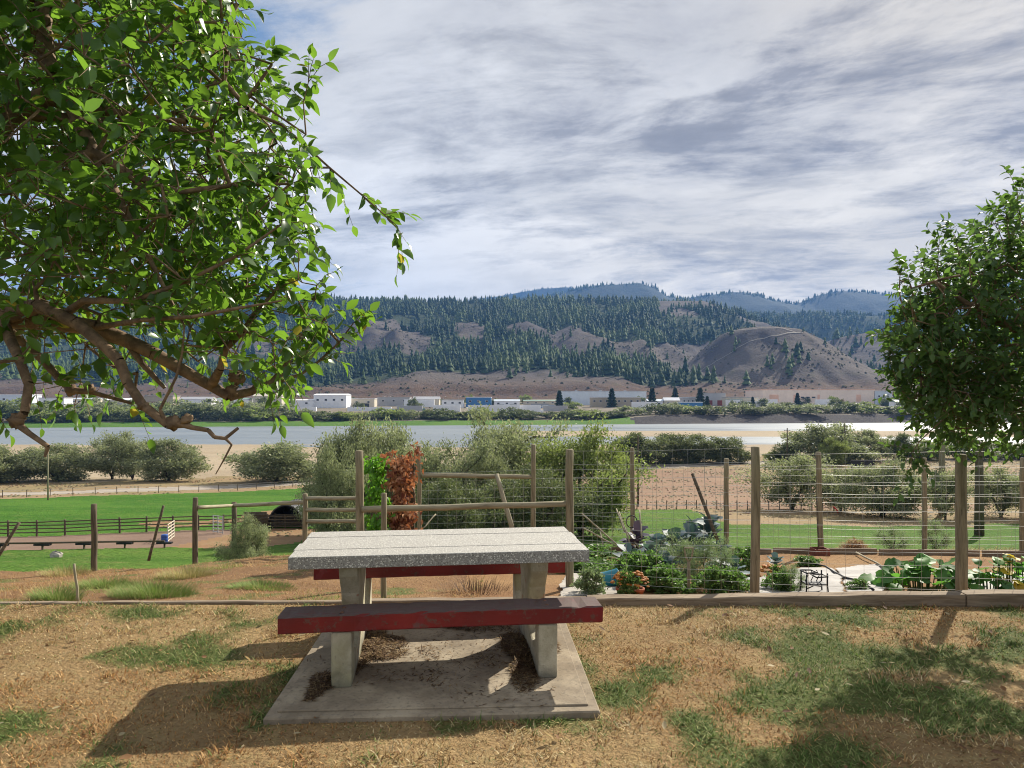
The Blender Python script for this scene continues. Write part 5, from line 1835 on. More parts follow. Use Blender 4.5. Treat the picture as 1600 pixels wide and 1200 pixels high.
building('long grey building between the warehouse and the peach depot', 1100, 1134, 615, 880, 25, 'w_grey', 'w_grey', doors=2)
building('blue cargo style building above the rocky bank', 1064, 1098, 629, 690, 12, 'w_blue', 'w_ltblue', doors=1, doorcol='w_dark')
building('small white cabin left of the blue cargo style building', 1034, 1058, 634, 680, 8, 'w_white', 'w_white', wins=2)
building('small white roofed house between the conifers and grey building', 1038, 1062, 621, 800, 10, 'w_cream', 'w_white', wins=2, pitch=0.3)
building('low pale sheds in front of the long grey building', 1134, 1185, 621, 860, 15, 'w_cream', 'w_grey', doors=3, doorcol='w_grey')
pb = building('long peach distribution warehouse with dark loading docks', 1192, 1366, 609, 930, 70, 'w_peach', 'w_peach2', rooftop=4)
Wp = (1366 - 1192) * 930 / F
Hp = 16.0
for k in range(7):
    x = -Wp / 2 + Wp * (0.49 + 0.037 * k)
    MB().box((x, -0.2, 4.2), (3.6, 0.5, 5.2)).build('dock_door', M['w_red'], pb)
for k in range(3):
    MB().box((-Wp / 2 + Wp * (0.355 + 0.05 * k), -0.2, 9.5), (4.5, 0.5, 1.8)).build('window', M['w_dark'], pb)
for f_, wd_ in ((0.10, 0.08), (0.30, 0.05), (0.50, 0.02), (0.86, 0.04)):
    MB().box((-Wp / 2 + Wp * f_, -0.15, 8.5), (Wp * wd_, 0.45, 9.5)).build('wall_panel', M['w_peach2'], pb)
building('pale blue end block joined to the peach warehouse', 1367, 1394, 611, 930, 50, 'w_ltblue', 'w_white', wins=2)


TB_ = random.Random(21)
cm('w_sand', (0.60, 0.52, 0.40)); cm('w_green', (0.20, 0.30, 0.24)); cm('w_rust', (0.42, 0.22, 0.14))
slots = [(112, 150), (160, 218), (280, 330), (338, 388), (548, 585), (590, 640), (645, 686), (772, 812), (818, 870), (1140, 1160), (1012, 1036), (1066, 1092), (1400, 1440)]
for k, (a, b_) in enumerate(slots):
    wl = TB_.choice(['w_white', 'w_cream', 'w_sand', 'w_white', 'w_white', 'w_grey'])
    building(ORD[k] + ' of the low pale yard buildings counted from the left across the river', a, b_, TB_.uniform(619, 625), TB_.choice([800, 830, 860]), 15, wl, TB_.choice(['w_white', 'w_grey', 'w_roof', 'w_green']),
             wins=TB_.randint(2, 5), doors=TB_.choice([0, 1, 2]), pitch=TB_.choice([0, 0.18, 0.25]), doorcol=TB_.choice(['w_grey', 'w_grey', 'w_dark']))
for k, px in enumerate(sorted(TB_.uniform(380, 1430) for _ in range(34))):
    Yv = TB_.uniform(690, 960)
    c = far_at(px, Yv)
    shrub('far', TB_.randrange(4), c, TB_.uniform(4, 8), TB_.uniform(6, 12), TB_.choice(['darkleaf', 'olive2', 'darkleaf']), ORD[k] + ' leafy tree from the left among the town yards and warehouses', 'leafy trees among the town buildings', 'town_tree', 'tree')


def trailer(label, px, ytop, Y, L, H, mt, name='semi_trailer', cat='trailer', cab=None):
    g = far_at(px, Y)
    Lw = L
    zt = max(CZ - (ytop - HOR) * Y / F, g.z + H)
    r = thing(name, label, cat, (g.x, g.y, g.z), fr.uniform(-0.08, 0.08), 'trailers and trucks parked across the river')
    hb = zt - g.z - 1.2
    MB().box((0, 1.3, 1.2 + hb / 2), (Lw, 2.6, hb), bev=0.08).build('box_body', M[mt], r)
    for sx in (-0.38, -0.30, 0.34):
        mb = MB()
        mb.tube([(sx * Lw, -0.05, 0.5), (sx * Lw, 0.35, 0.5)], 0.5, 10)
        mb.build('wheel', M['tyre'], r)
    if cab:
        MB().box((Lw / 2 + 1.3, 1.3, 1.9), (2.2, 2.4, 2.8), bev=0.2).build('cab', M[cab], r)
    return r


tl = [('long white trailer beside the thicket below the white shed', 470, 636, 660, 30, 'w_white'), ('white trailer right below the white industrial shed', 560, 636, 665, 22, 'w_white'),
      ('white trailer second right below the white industrial shed', 592, 636, 665, 24, 'w_white'), ('pale grey trailer left of the blue fronted building', 640, 634, 680, 26, 'w_grey'),
      ('white trailer below the small white office', 698, 633, 660, 26, 'w_white'), ('white trailer below the blue fronted building', 752, 633, 660, 26, 'w_white'),
      ('white trailer right of the blue fronted building', 790, 633, 660, 28, 'w_white'), ('white trailer between two far shrubs at centre', 826, 633, 665, 24, 'w_white'),
      ('grey truck body below the pale blue warehouse', 868, 634, 680, 24, 'w_grey'), ('big white trailer standing before the conifer clump', 1007, 628, 680, 25, 'w_white'),
      ('white trailer parked before the low pale sheds', 1168, 627, 800, 30, 'w_white'), ('white trailer at the left corner of the peach warehouse', 1200, 624, 850, 24, 'w_white'),
      ('white trailer in front of the peach warehouse docks', 1290, 624, 860, 26, 'w_white'), ('white trailer right of the white industrial shed', 655, 624, 770, 34, 'w_white'), ('pale trailer behind the shrubs left of the white shed', 420, 632, 690, 26, 'w_white')]
for lab, px, yt, Y, L, mt in tl:
    trailer(lab, px, yt, Y, L, 3.8, mt, cab=fr.choice([None, None, 'w_blue', 'w_white']))

# blue parked cars between the centre shrubs and the warehouse
for k, (px, c_) in enumerate(((815, 'w_blue'), (828, 'w_white'), (841, 'w_blue'), (853, 'w_ltblue'), (864, 'w_blue'), (1085, 'w_white'), (1225, 'w_grey'), (1240, 'w_white'), (1330, 'w_grey'), (1350, 'w_white'))):
    Y = 770 if px < 1000 else 830
    g = far_at(px, Y)
    r = thing('parked_truck', ORD[k] + ' parked truck from the left in the yards across the river', 'truck', g, fr.uniform(-.2, .2), 'trucks parked in the yards')
    MB().prism([(-4.2, 0.9), (4.2, 0.9), (4.2, 2.2), (2.2, 2.4), (1.6, 3.6), (-4.2, 3.6)], 0, 2.4, 'y').build('body', M[c_], r)
    for sx in (-2.6, 2.7):
        MB().tube([(sx, -0.1, 0.6), (sx, 2.5, 0.6)], 0.6, 8).build('wheel', M['tyre'], r)

# single dark conifers and street lamps of the town
cprot = []
for k in range(3):
    tv, tf = conifer_tmpl(50 + k, 5, 8)
    r_ = np.random.default_rng(k)
    n = 1400
    z = r_.uniform(0.04, 1, n) ** 1.1; a = r_.uniform(0, 6.283, n); rr = 0.24 * (1 - z) ** 0.75 * r_.uniform(0.3, 1.15, n) * (0.8 + 0.3 * np.sin(z * 40 + a * 2))
    pos = np.stack([rr * np.cos(a), rr * np.sin(a), z], 1)
    d = np.stack([np.cos(a), np.sin(a), -0.25 + 0 * a], 1)
    V, Fc, t = place(CARD, pos, frames(d, r_.normal(size=(n, 3))), np.stack([0.07 + 0 * a, 0.10 + 0 * a, 0.10 + 0 * a], 1), r_.uniform(0, 1, n))
    m_ = fast_mesh('crown', V, Fc, tint=t); m_.materials.append(M['conifer'])
    t_ = MB().tube([(0, 0, -0.05), (0, 0, 0.5), (0, 0, 0.95)], [0.03, 0.018, 0.004], 6).mesh('trunk'); t_.materials.append(M['olivebark'])
    cprot.append((t_, m_))
cl = [(866, 612, 790, 'dark conifer at the left end of the pale blue warehouse'), (874, 610, 795, 'taller dark conifer touching the left end of the warehouse'), (947, 606, 800, 'dark round conifer before the middle of the warehouse roof'),
      (956, 607, 800, 'second dark conifer before the middle of the warehouse roof'), (1010, 609, 790, 'leftmost dark conifer right of the pale blue warehouse'), (1019, 606, 795, 'dark conifer in the clump right of the warehouse'),
      (1033, 608, 780, 'narrow dark conifer standing right of the warehouse clump'), (1055, 606, 900, 'lone dark conifer on the slope above the white roofed house'), (1094, 606, 820, 'tall dark conifer left of the long grey building'),
      (1087, 612, 815, 'shorter dark conifer beside the tall one by the grey building'), (1105, 619, 740, 'small columnar conifer below the long grey building'), (1176, 620, 800, 'small columnar conifer left of the peach warehouse'),
      (1238, 612, 850, 'dark conifer before the left part of the peach warehouse'), (1246, 614, 850, 'second dark conifer before the peach warehouse'), (1400, 609, 900, 'dark conifer at the right end of the peach warehouse'),
      (1412, 611, 900, 'last dark conifer at the right end of the town'), (572, 612, 860, 'dark conifer left of the street lamps by the white shed'), (637, 610, 850, 'dark conifer near the street lamps')]
for i, (px, yt, Y, lab) in enumerate(c_ for c_ in cl if c_[0] not in (866, 947, 1010, 1033, 1087, 1238, 572, 637)):
    g = far_at(px, Y)
    H = max(9, CZ - (yt - HOR) * Y / F - g.z)
    r = thing('conifer', lab, 'conifer', g, fr.uniform(0, 6), 'single conifers in the town')
    link('trunk', cprot[i % 3][0], None, r); link('crown', cprot[i % 3][1], None, r)
    r.scale = (H * 0.95, H * 0.95, H)
lampm = MB()
lampm.tube([(0, 0, 0), (0, 0, 11), (0.3, 0, 11.6), (2.2, 0, 11.8)], [0.22, 0.16, 0.14, 0.12], 6)
lampm = lampm.mesh('pole'); lampm.materials.append(M['w_grey'])
hd = MB().box((2.6, 0, 11.75), (1.3, 0.5, 0.3), bev=0.05).mesh('lamp_head'); hd.materials.append(M['w_white'])
for k, px in enumerate((598, 607, 651, 667, 693, 716, 737)):
    r = thing('street_lamp', ORD[k] + ' street lamp from the left along the highway behind the yards', 'street lamp', far_at(px, 830), 0, 'street lamps along the far highway')
    link('pole', lampm, None, r); link('lamp_head', hd, None, r)

# ------------------------------------------------------------------ poles in the valley
def utility_pole(label, px, ytop, Y, r, arm=True, mt='darkpost', fn=at):
    g = fn(px, Y)
    H = CZ - (ytop - HOR) * Y / F - g.z
    t_ = thing('utility_pole', label, 'pole', g)
    MB().tube([(0, 0, -0.5), (0, 0, H * 0.5), (0, 0, H)], [r * 1.15, r, r * 0.8], 8, dome=r * 0.3).build('shaft', M[mt], t_, True)
    if arm:
        MB().box((0, 0, H * 0.93), (min(2.0, H * 0.2), 0.12, 0.12)).build('crossarm', M[mt], t_)
        for s_ in (-0.8, 0, 0.8):
            MB().lathe((s_ * min(1, H * 0.1), 0, H * 0.93 + 0.06), [(0.05, 0), (0.07, 0.05), (0.03, 0.12), (0.05, 0.17), (0.01, 0.2)], 8).build('insulator', M['w_grey'], t_)
    return t_


utility_pole('thin grey pole at the edge of the left field', 75, 693, 108, 0.11, False, 'rail')
utility_pole('utility pole standing behind the ring on the back fence', 997, 681, 92, 0.13, False)
utility_pole('utility pole beside the small dark round roadside shrub', 1230, 669, 208, 0.2, True)
utility_pole('taller roadside utility pole inside the wide silvery shrub', 1320, 662, 208, 0.2, True)
utility_pole('thick sunlit yellowish pole under the right fruit tree', 1472, 655, 78, 0.33, False, 'post')
utility_pole('thick dark pole right of the heavy garden fence post', 1530, 690, 62, 0.36, False)

# ------------------------------------------------------------------ farm fences
def farm_fence(name, label, pts, ph, rails, spacing, pr, rr, mt, wire=False, railn=2):
    o0 = Vector((pts[0][0], pts[0][1], float(nz(pts[0][0], pts[0][1]))))
    t_ = thing(name, label, 'fence', o0)
    pm = post_mesh(ph, pr, 77, 0.3); pm.materials.append(M[mt])
    P = []
    for (x0, y0), (x1, y1) in zip(pts[:-1], pts[1:]):
        L = math.hypot(x1 - x0, y1 - y0); n = max(1, round(L / spacing))
        for i in range(n):
            P.append((x0 + (x1 - x0) * i / n, y0 + (y1 - y0) * i / n))
    P.append(pts[-1])
    P3 = [Vector((x, y, float(nz(x, y)))) for x, y in P]
    for q in P3:
        o = link('post', pm, None, t_); o.location = q - o0; o.rotation_euler = (fr.uniform(-.03, .03), fr.uniform(-.03, .03), fr.uniform(0, 6))
    for h in rails:
        if wire:
            mb = MB(); mb.tube([q - o0 + Vector((0, 0, h)) for q in P3], rr, 3, cap=False)
            stuff(mb.build('wire', M['wire'], t_))
        else:
            for i in range(0, len(P3) - 1, railn):
                j = min(i + railn, len(P3) - 1)
                mb = MB()
                mb.tube([q - o0 + Vector((0, -pr * 0.9, h + fr.uniform(-.03, .03))) for q in P3[i:j + 1]], rr, 6)
                mb.build('rail', M[mt], t_)
    return t_


farm_fence('arena_rail_fence', 'dark four rail fence along the back of the riding arena', [(-62, 56.6), (-45, 61), (-25.5, 66.1), (-18, 67)], 1.45, (0.35, 0.68, 1.0, 1.3), 2.2, 0.09, 0.055, 'darkpost')
farm_fence('field_wire_fence', 'thin wire fence between the green field and gravel road', [(-122, 92), (-91, 111), (-62, 127), (-38, 140)], 1.3, (0.4, 0.8, 1.2), 3.4, 0.06, 0.02, 'darkpost', True)
farm_fence('low_pasture_fence', 'low row of short dark posts across the dry pasture', [(12, 86), (28, 85), (44, 82), (50, 80)], 1.15, (0.5, 0.95), 1.25, 0.06, 0.02, 'darkpost', True)
farm_fence('paddock_rail_fence', 'dark rail fence in front of the arched shelter', [(-17.5, 67), (-13.5, 64.5), (-9, 63.5)], 1.4, (0.4, 0.8, 1.2), 2.0, 0.07, 0.05, 'darkpost')
farm_fence('road_fence', 'pale wire fence along the right hand road', [(70, 150), (110, 158), (150, 160)], 1.3, (0.4, 0.8, 1.2), 3.0, 0.07, 0.025, 'rail', True)

# low training rail at the front of the arena
g0 = Vector((-46, 45.2, float(nz(-46, 45.2))))
tr = thing('arena_low_rail', 'long low dark training rail on short stands at the arena front', 'rail', g0)
n = 9
for i in range(n):
    x = -46 + 20.5 * i / (n - 1) * 1.0; y = 45.2 + 0.24 * (x + 46)
    q = Vector((x, y, float(nz(x, y)))) - g0
    MB().box(q + Vector((0, 0, 0.15)), (0.10, 0.10, 0.34)).build('stand', M['darkpost'], tr)
    MB().box(q + Vector((0, 0, 0.36)), (1.1, 0.30, 0.12)).build('stand_cap', M['black'], tr)
    if i < n - 1:
        x2 = -46 + 20.5 * (i + 1) / (n - 1); y2 = 45.2 + 0.24 * (x2 + 46)
        q2 = Vector((x2, y2, float(nz(x2, y2)))) - g0
        MB().tube([q + Vector((0, 0, 0.48)), q2 + Vector((0, 0, 0.48))], 0.07, 6).build('rail', M['darkpost'], tr)

# blue barrel, metal gates, boulder and arched shelter by the arena
cm('barrel_blue', (0.03, 0.09, 0.35), 0.35)
g = at(257, 53.5)
o = MB().lathe(g + Vector((0, 0, -0.05)), [(0.0, 0.0), (0.22, 0.0), (0.24, 0.04), (0.255, 0.22), (0.24, 0.24), (0.255, 0.26), (0.26, 0.48), (0.245, 0.50), (0.255, 0.52), (0.25, 0.71), (0.23, 0.75), (0.0, 0.75)], 18).build('plastic_barrel', M['barrel_blue'], None, True)
tag(o, 'upright blue plastic barrel at the arena corner', 'barrel')


def metal_gate(label, A_, B_, h, mt):
    A_ = Vector(A_); B_ = Vector(B_)
    t_ = thing('metal_gate', label, 'gate', A_)
    d = B_ - A_
    for k in range(6):
        z = 0.15 + (h - 0.15) * k / 5
        MB().tube([(0, 0, z), (d.x, d.y, d.z + z)], 0.035, 6).build('bar', M[mt], t_)
    for f_ in (0.0, 0.5, 1.0):
        MB().tube([(d.x * f_, d.y * f_, d.z * f_ + 0.05), (d.x * f_, d.y * f_, d.z * f_ + h + 0.05)], 0.045, 6).build('upright', M[mt], t_)
    return t_


metal_gate('white metal gate standing at the right end of the arena', at(262, 54), at(272, 59), 1.45, 'w_cream')
metal_gate('grey metal gate in the rail fence left of the shelter', at(333, 63), at(348, 62), 1.6, 'w_grey')
mb = MB()
vs = []; fs_ = []
r_ = random.Random(9)
for j in range(6):
    for i in range(9):
        th = math.pi * j / 5; ph = 2 * math.pi * i / 9
        q = r_.uniform(0.75, 1.15) * 0.42
        vs.append((0.95 * q * math.sin(th) * math.cos(ph), 0.7 * q * math.sin(th) * math.sin(ph), 0.75 * q * math.cos(th)))
for j in range(5):
    for i in range(9):
        fs_.append((j * 9 + i, j * 9 + (i + 1) % 9, (j + 1) * 9 + (i + 1) % 9, (j + 1) * 9 + i))
mb.add(vs, fs_)
M['stone'] = plain('pale_stone', (0.36, 0.33, 0.29), 0.9, 0, 0.3, 3, 0.5, 0.03)
o = mb.build('boulder', M['stone'], None, False, at(88, 43.6, 0.1))
tag(o, 'pale boulder at the edge of the green strip before the arena', 'boulder')
# shelter: half round corrugated shed
sh = thing('arched_shelter', 'dark arched livestock shelter with a slatted front panel', 'shelter', at(446, 66))
cm('corrugated', (0.05, 0.05, 0.055), 0.5)
nA = 14
for (y0, y1) in ((0.0, 4.0),):
    outer = [(1.75 * math.cos(math.pi * i / nA), 0.3 + 2.0 * math.sin(math.pi * i / nA)) for i in range(nA + 1)]
    inner = [(1.63 * math.cos(math.pi * i / nA), 0.3 + 1.88 * math.sin(math.pi * i / nA)) for i in range(nA, -1, -1)]
    MB().prism([(1.75, -0.4)] + outer + [(-1.75, -0.4), (-1.63, -0.4)] + inner + [(1.63, -0.4)], y0, y1, 'y').build('roof', M['corrugated'], sh)
MB().box((0, 3.95, 0.9), (3.3, 0.08, 2.4)).build('back_wall', M['black'], sh)
for k in range(4):
    MB().box((0.0, -0.15, 0.25 + 0.32 * k), (3.5, 0.05, 0.10)).build('slat', M['darkpost'], sh)
for k in (-1.7, 0, 1.7):
    MB().box((k, -0.08, 0.6), (0.1, 0.08, 1.6)).build('panel_post', M['darkpost'], sh)
MB().box((-3.0, 0.3, 0.7), (2.2, 0.08, 1.7)).build('side_panel', M['darkpost'], sh)

# shed, sign board and car by the right hand road
sd = thing('small_shed', 'small brown shed with a grey gable roof near the road', 'shed', at(1450, 112), R(-25))
cm('shed_wood', (0.16, 0.105, 0.075), 0.8, 0.25, 2.0); cm('shed_roof', (0.36, 0.32, 0.30), 0.6)
for k in range(12):
    MB().box((-2.3 + 0.42 * k, -1.8, 0.95), (0.40, 0.06 + 0.01 * (k % 2), 2.1)).build('plank', M['shed_wood'], sd)
MB().box((0, 0, 0.95), (4.9, 3.5, 2.1)).build('wall', M['shed_wood'], sd)
MB().prism([(-1.76, 2.0), (1.76, 2.0), (0, 3.2)], -2.44, 2.44, 'x').build('gable', M['shed_wood'], sd)
for s_ in (-1, 1):
    MB().box((0, s_ * 1.05, 2.66), (5.6, 2.55, 0.10), rx=-s_ * 0.60).build('roof_panel', M['shed_roof'], sd)
MB().box((1.0, -1.86, 0.85), (0.9, 0.06, 1.8)).build('door', M['darkpost'], sd)
bb = thing('sign_board', 'black rear of a board on two legs beside the road', 'sign', at(1348, 172))
MB().box((0, 0, 2.6), (6.0, 0.15, 1.9)).build('panel', M['black'], bb)
for s_ in (-2.7, 2.7):
    MB().box((s_, 0.02, 0.9), (0.22, 0.2, 3.4)).build('leg', M['darkpost'], bb)
cr = thing('parked_car', 'white parked car left of the small brown shed', 'car', at(1425, 118), R(60))
MB().prism([(-2.2, 0.35), (2.2, 0.35), (2.25, 0.8), (1.3, 0.95), (0.7, 1.5), (-1.3, 1.52), (-2.1, 1.0), (-2.25, 0.8)], -0.85, 0.85, 'y').build('body', M['w_white'], cr)
MB().prism([(1.15, 0.98), (0.66, 1.44), (-1.2, 1.46), (-1.8, 1.0)], -0.87, 0.87, 'y').build('window', M['w_dark'], cr)
for sx in (-1.35, 1.4):
    for sy in (-0.8, 0.8):
        MB().tube([(sx, sy - 0.1, 0.33), (sx, sy + 0.1, 0.33)], 0.33, 12).build('wheel', M['tyre'], cr)

# ------------------------------------------------------------------ left fence on the crest of the bank
lf = thing('bank_post_fence', 'weathered posts and round rails along the crest of the bank', 'fence', (-6, 12.5, -1.2))
for i, (px, Y, yt, r) in enumerate(((147, 11.8, 788, 0.048), (305, 12.6, 778, 0.048), (366, 16.5, 785, 0.062), (477, 12.4, 772, 0.045))):
    f_ = at(px, Y)
    put_post(lf, f_, CZ - (yt - HOR) * Y / F - f_.z, r, 60 + i, 'darkpost' if i < 3 else 'post')
rail_between(pt(309, 793, 12.6), pt(364, 790, 14.0), 0.035, lf, seed=11)
rail_between(pt(364, 790, 14.0), pt(476, 785, 12.5), 0.038, lf, seed=12)
for k, y in enumerate((779, 797, 814)):
    rail_between(pt(479, y, 12.4), pt(560, y + (k - 1), 11.6), 0.036, lf, seed=13 + k)


def lean_pole(label, a, b, r, mt='darkpost', name='leaning_pole', cat='pole'):
    t_ = thing(name, label, cat, (0, 0, 0))
    rail_between(a, b, r, t_, name='shaft', mt=mt, seed=int(abs(a[0] * 100)))
    return t_


lean_pole('thin dark stake leaning right on the crest of the left bank', pt(232, 876, 12.3), pt(256, 790, 12.4), 0.024)
lean_pole('thin dark stake leaning right at the left edge of the bank', pt(-6, 874, 11.6), pt(30, 816, 11.8), 0.026)
lean_pole('dark pole leaning left against the back garden fence', pt(1124, 852, 11.2), pt(1082, 740, 11.6), 0.030)
lean_pole('thin iron tool handle leaning on the back fence post', pt(1279, 858, 11.1), pt(1276, 775, 11.3), 0.013)
lean_pole('second brace pole leaning behind the gate rail', pt(598, 775, 12.2) + Vector((0, 0, -0.0)), pt(603, 742, 12.5), 0.035, 'rail') if False else None
lean_pole('thin reddish rod leaning below the gate rail', pt(661, 826, 11.0), pt(681, 803, 11.3), 0.011, 'rail')
o = lean_pole('short pale stake standing at the left timber edging', pt(123, 944, 5.82), pt(116, 881, 5.82), 0.011, 'rail', 'garden_stake', 'stake')


# ------------------------------------------------------------------ red and green vine beside the gate
def vine(label, x0, x1, y0, y1, Y, n, mt, th=0.25):
    a = pt(x0, y1, Y); b_ = pt(x1, y0, Y)
    r_ = np.random.default_rng(int(x0))
    r = thing('climbing_vine', label, 'vine', ((a.x + b_.x) / 2, Y, a.z - 0.1))
    cxv, czv = (a.x + b_.x) / 2, a.z - 0.1
    W, H = b_.x - a.x, b_.z - a.z
    z = r_.uniform(0, 1, n); wv = 0.5 * (0.72 + 0.28 * np.sin(z * 17 + x0) + 0.22 * np.sin(z * 41) + 0.2 * np.sin(z * 7 + 1)) * r_.uniform(0.6, 1.35, n)
    X = r_.uniform(-1, 1, n) * wv * W; Yv = r_.normal(0, th * 0.5, n)
    z = z * (0.86 + 0.22 * fbm(X * 9 + x0, X * 0 + 2.0, 3, 151)) + 0.04 * r_.normal(0, 1, n) * (z > 0.8)
    d = np.stack([r_.normal(0, 0.6, n), r_.normal(-0.3, 0.5, n), r_.normal(-0.6, 0.4, n)], 1)
    L = r_.uniform(0.03, 0.10, n)
    V, Fc, t = place(LT[1], np.stack([X, Yv, z * H + 0.1], 1), frames(d, r_.normal(size=(n, 3)) + [0, -1, 0.5]), L, np.clip(r_.normal(0.5, 0.3, n) + 0.25 * np.sin(z * 23), 0, 1))
    stuff(link('foliage', fast_mesh('foliage', V, Fc, tint=t, smooth=True), M[mt], r))
    for k in range(5):
        xs = r_.uniform(-0.4, 0.4) * W
        MB().tube([(xs + 0.05 * math.sin(i * 1.7 + k), 0.02 * math.cos(i), -0.3 + (H + 0.35) * i / 8) for i in range(9)], 0.008, 5).build('stem', M['bark'], r, True)
    return r


M['vine_red'] = foliage('red_vine_leaf', (0.14, 0.035, 0.022), (0.58, 0.33, 0.17), (0.45, 0.16, 0.06), 0.3, 0.7)
M['vine_green'] = foliage('green_vine_leaf', (0.05, 0.15, 0.015), (0.12, 0.30, 0.03), (0.22, 0.50, 0.03), 0.4, 0.45)
vine('rusty red climbing vine on the trellis behind the table', 606, 651, 706, 838, 10.2, 2600, 'vine_red')
vine('bright green vine leaves left of the rusty red vine', 572, 606, 712, 792, 10.3, 900, 'vine_green')
vine('lower green vine leaves at the foot of the red vine', 570, 612, 800, 845, 10.0, 420, 'vine_green')
tp = thing('trellis_post', 'dark square post carrying the rusty red vine', 'post', at(645, 10.3))
MB().box((0, 0, 0.55), (0.06, 0.06, 1.9), bev=0.006).build('shaft', M['darkpost'], tp)
MB().box((-0.2, 0, 1.42), (0.5, 0.04, 0.05)).build('crosspiece', M['darkpost'], tp)


# ------------------------------------------------------------------ vegetable garden
def G(px, py, lo=5.85, hi=12.5):
    """ground point seen at a photo position within the garden"""
    best = None
    for k in range(500):
        Y = lo + (hi - lo) * k / 499
        q = at(px, Y)
        y = HOR + (CZ - q.z) / Y * F
        if y <= py:
            return q
        best = q
    return best


def sheet(name, label, poly, mt, lift=0.012, cat='sheet'):
    P = [G(px, py) for px, py in poly]
    pl2 = [(p_.x, p_.y) for p_ in P]
    x0, x1 = min(p_[0] for p_ in pl2), max(p_[0] for p_ in pl2); y0, y1 = min(p_[1] for p_ in pl2), max(p_[1] for p_ in pl2)
    n = 70
    gx, gy = np.meshgrid(np.linspace(x0, x1, n), np.linspace(y0, y1, n))
    wob = 0.12 * (fbm(gx * 3, gy * 3, 3, 111) - 0.5)
    ins = in_poly(gx + wob, gy + wob, pl2)
    gz = nz(gx, gy) + lift + 0.035 * fbm(gx * 2.5, gy * 4, 3, 113)
    idg = np.arange(n * n).reshape(n, n)
    q = np.stack([idg[:-1, :-1], idg[:-1, 1:], idg[1:, 1:], idg[1:, :-1]], -1)
    ok = ins[:-1, :-1] & ins[1:, 1:]
    q = q[ok]
    u, inv = np.unique(q, return_inverse=True)
    o = link(name, fast_mesh(name, np.stack([gx, gy, gz], -1).reshape(-1, 3)[u], inv.reshape(q.shape), smooth=True), mt)
    return tag(o, label, cat)


M['fabric'] = plain('ground_fabric', (0.30, 0.28, 0.26), 0.8, 0, 0.25, 4, 0.5, 0.03)
M['paver'] = plain('old_paving', (0.34, 0.31, 0.27), 0.9, 0, 0.2, 6, 0.3, 0.01)
sheet('ground_sheet', 'wrinkled pale ground sheet left of the squash plant', [(1200, 901), (1235, 893), (1300, 890), (1312, 905), (1322, 932), (1180, 932), (1165, 915)], M['fabric'])
sheet('ground_sheet', 'pale ground sheet reaching behind the squash plant', [(1304, 890), (1372, 884), (1392, 892), (1380, 932), (1326, 932), (1316, 908)], M['fabric'])
sheet('ground_sheet', 'pale ground sheet right of the heavy fence post', [(1515, 900), (1640, 896), (1660, 925), (1520, 928)], M['fabric'])
sheet('paving_patch', 'pale paving by the teal bucket', [(880, 905), (905, 892), (975, 890), (985, 905), (975, 936), (870, 938)], M['paver'], cat='paving')
be = thing('garden_back_edging', 'thin weathered timber edging along the back of the garden', 'edging', (4, 11.1, -0.86))
for k, (a, b_) in enumerate((((940, 863), (1075, 864)), ((1080, 864), (1205, 866)), ((1208, 865), (1370, 866)), ((1374, 867), (1530, 869)), ((1535, 869), (1680, 872)))):
    A_, B_ = G(*a), G(*b_)
    A_.z += 0.03; B_.z += 0.03
    L = (B_ - A_).length
    o = MB().box((0, 0, 0), (L, 0.05, 0.13), bev=0.006).build('board', M['kerb'], be)
    o.location = (A_ + B_) / 2 - Vector(be.location)
    o.rotation_euler = (0, -math.asin((B_.z - A_.z) / L), math.atan2(B_.y - A_.y, B_.x - A_.x))
# hose
hp = [G(1262, 884), G(1290, 890), G(1305, 900), G(1320, 908), G(1345, 914), G(1365, 928)]
o = MB().tube([q + Vector((0, 0, 0.045)) for q in hp], 0.012, 6).build('garden_hose', M['black'], None, True)
tag(o, 'dark garden hose curving over the pale ground sheets', 'hose')
hp = [G(1338, 868), G(1352, 876), G(1370, 885), G(1385, 896)]
o = MB().tube([q + Vector((0, 0, 0.05)) for q in hp], 0.014, 6).build('irrigation_pipe', M['rail'], None, True)
tag(o, 'pale pipe lying from the back edging to the squash plant', 'pipe')

BROAD = []
for k, (wv, fo, cu_) in enumerate(((1.0, 0.15, 0.30), (0.9, 0.30, -0.15), (1.05, 0.08, 0.45))):
    tv, tf = leaf_tmpl(1, wv, fo, cu_, 7, True)
    tv = tv.copy()
    r_ = np.random.default_rng(k)
    edge = np.abs(tv[:, 0]) > 0.05
    tv[edge, 2] += r_.uniform(-0.07, 0.07, edge.sum()); tv[edge, 0] *= r_.uniform(0.85, 1.12, edge.sum())
    BROAD.append((tv, tf))
_bl = {}


def leaf_obj(mt, k, ti, root, pos, d, nrm, s):
    key = (mt, k, ti)
    if key not in _bl:
        tv, tf = BROAD[k]
        me = fast_mesh('leaf', tv, tf, tint=np.full(len(tv), (ti + 0.5) / 4), smooth=True)
        me.materials.append(M[mt]); _bl[key] = me
    o = bpy.data.objects.new('leaf', _bl[key]); col.objects.link(o); o.parent = root
    B_ = frames(np.array([d], float), np.array([nrm], float))[0]
    Mx = Matrix(B_.tolist()).to_4x4(); Mx.translation = Vector(pos)
    o.matrix_local = Mx @ Matrix.Scale(s, 4)
    return o


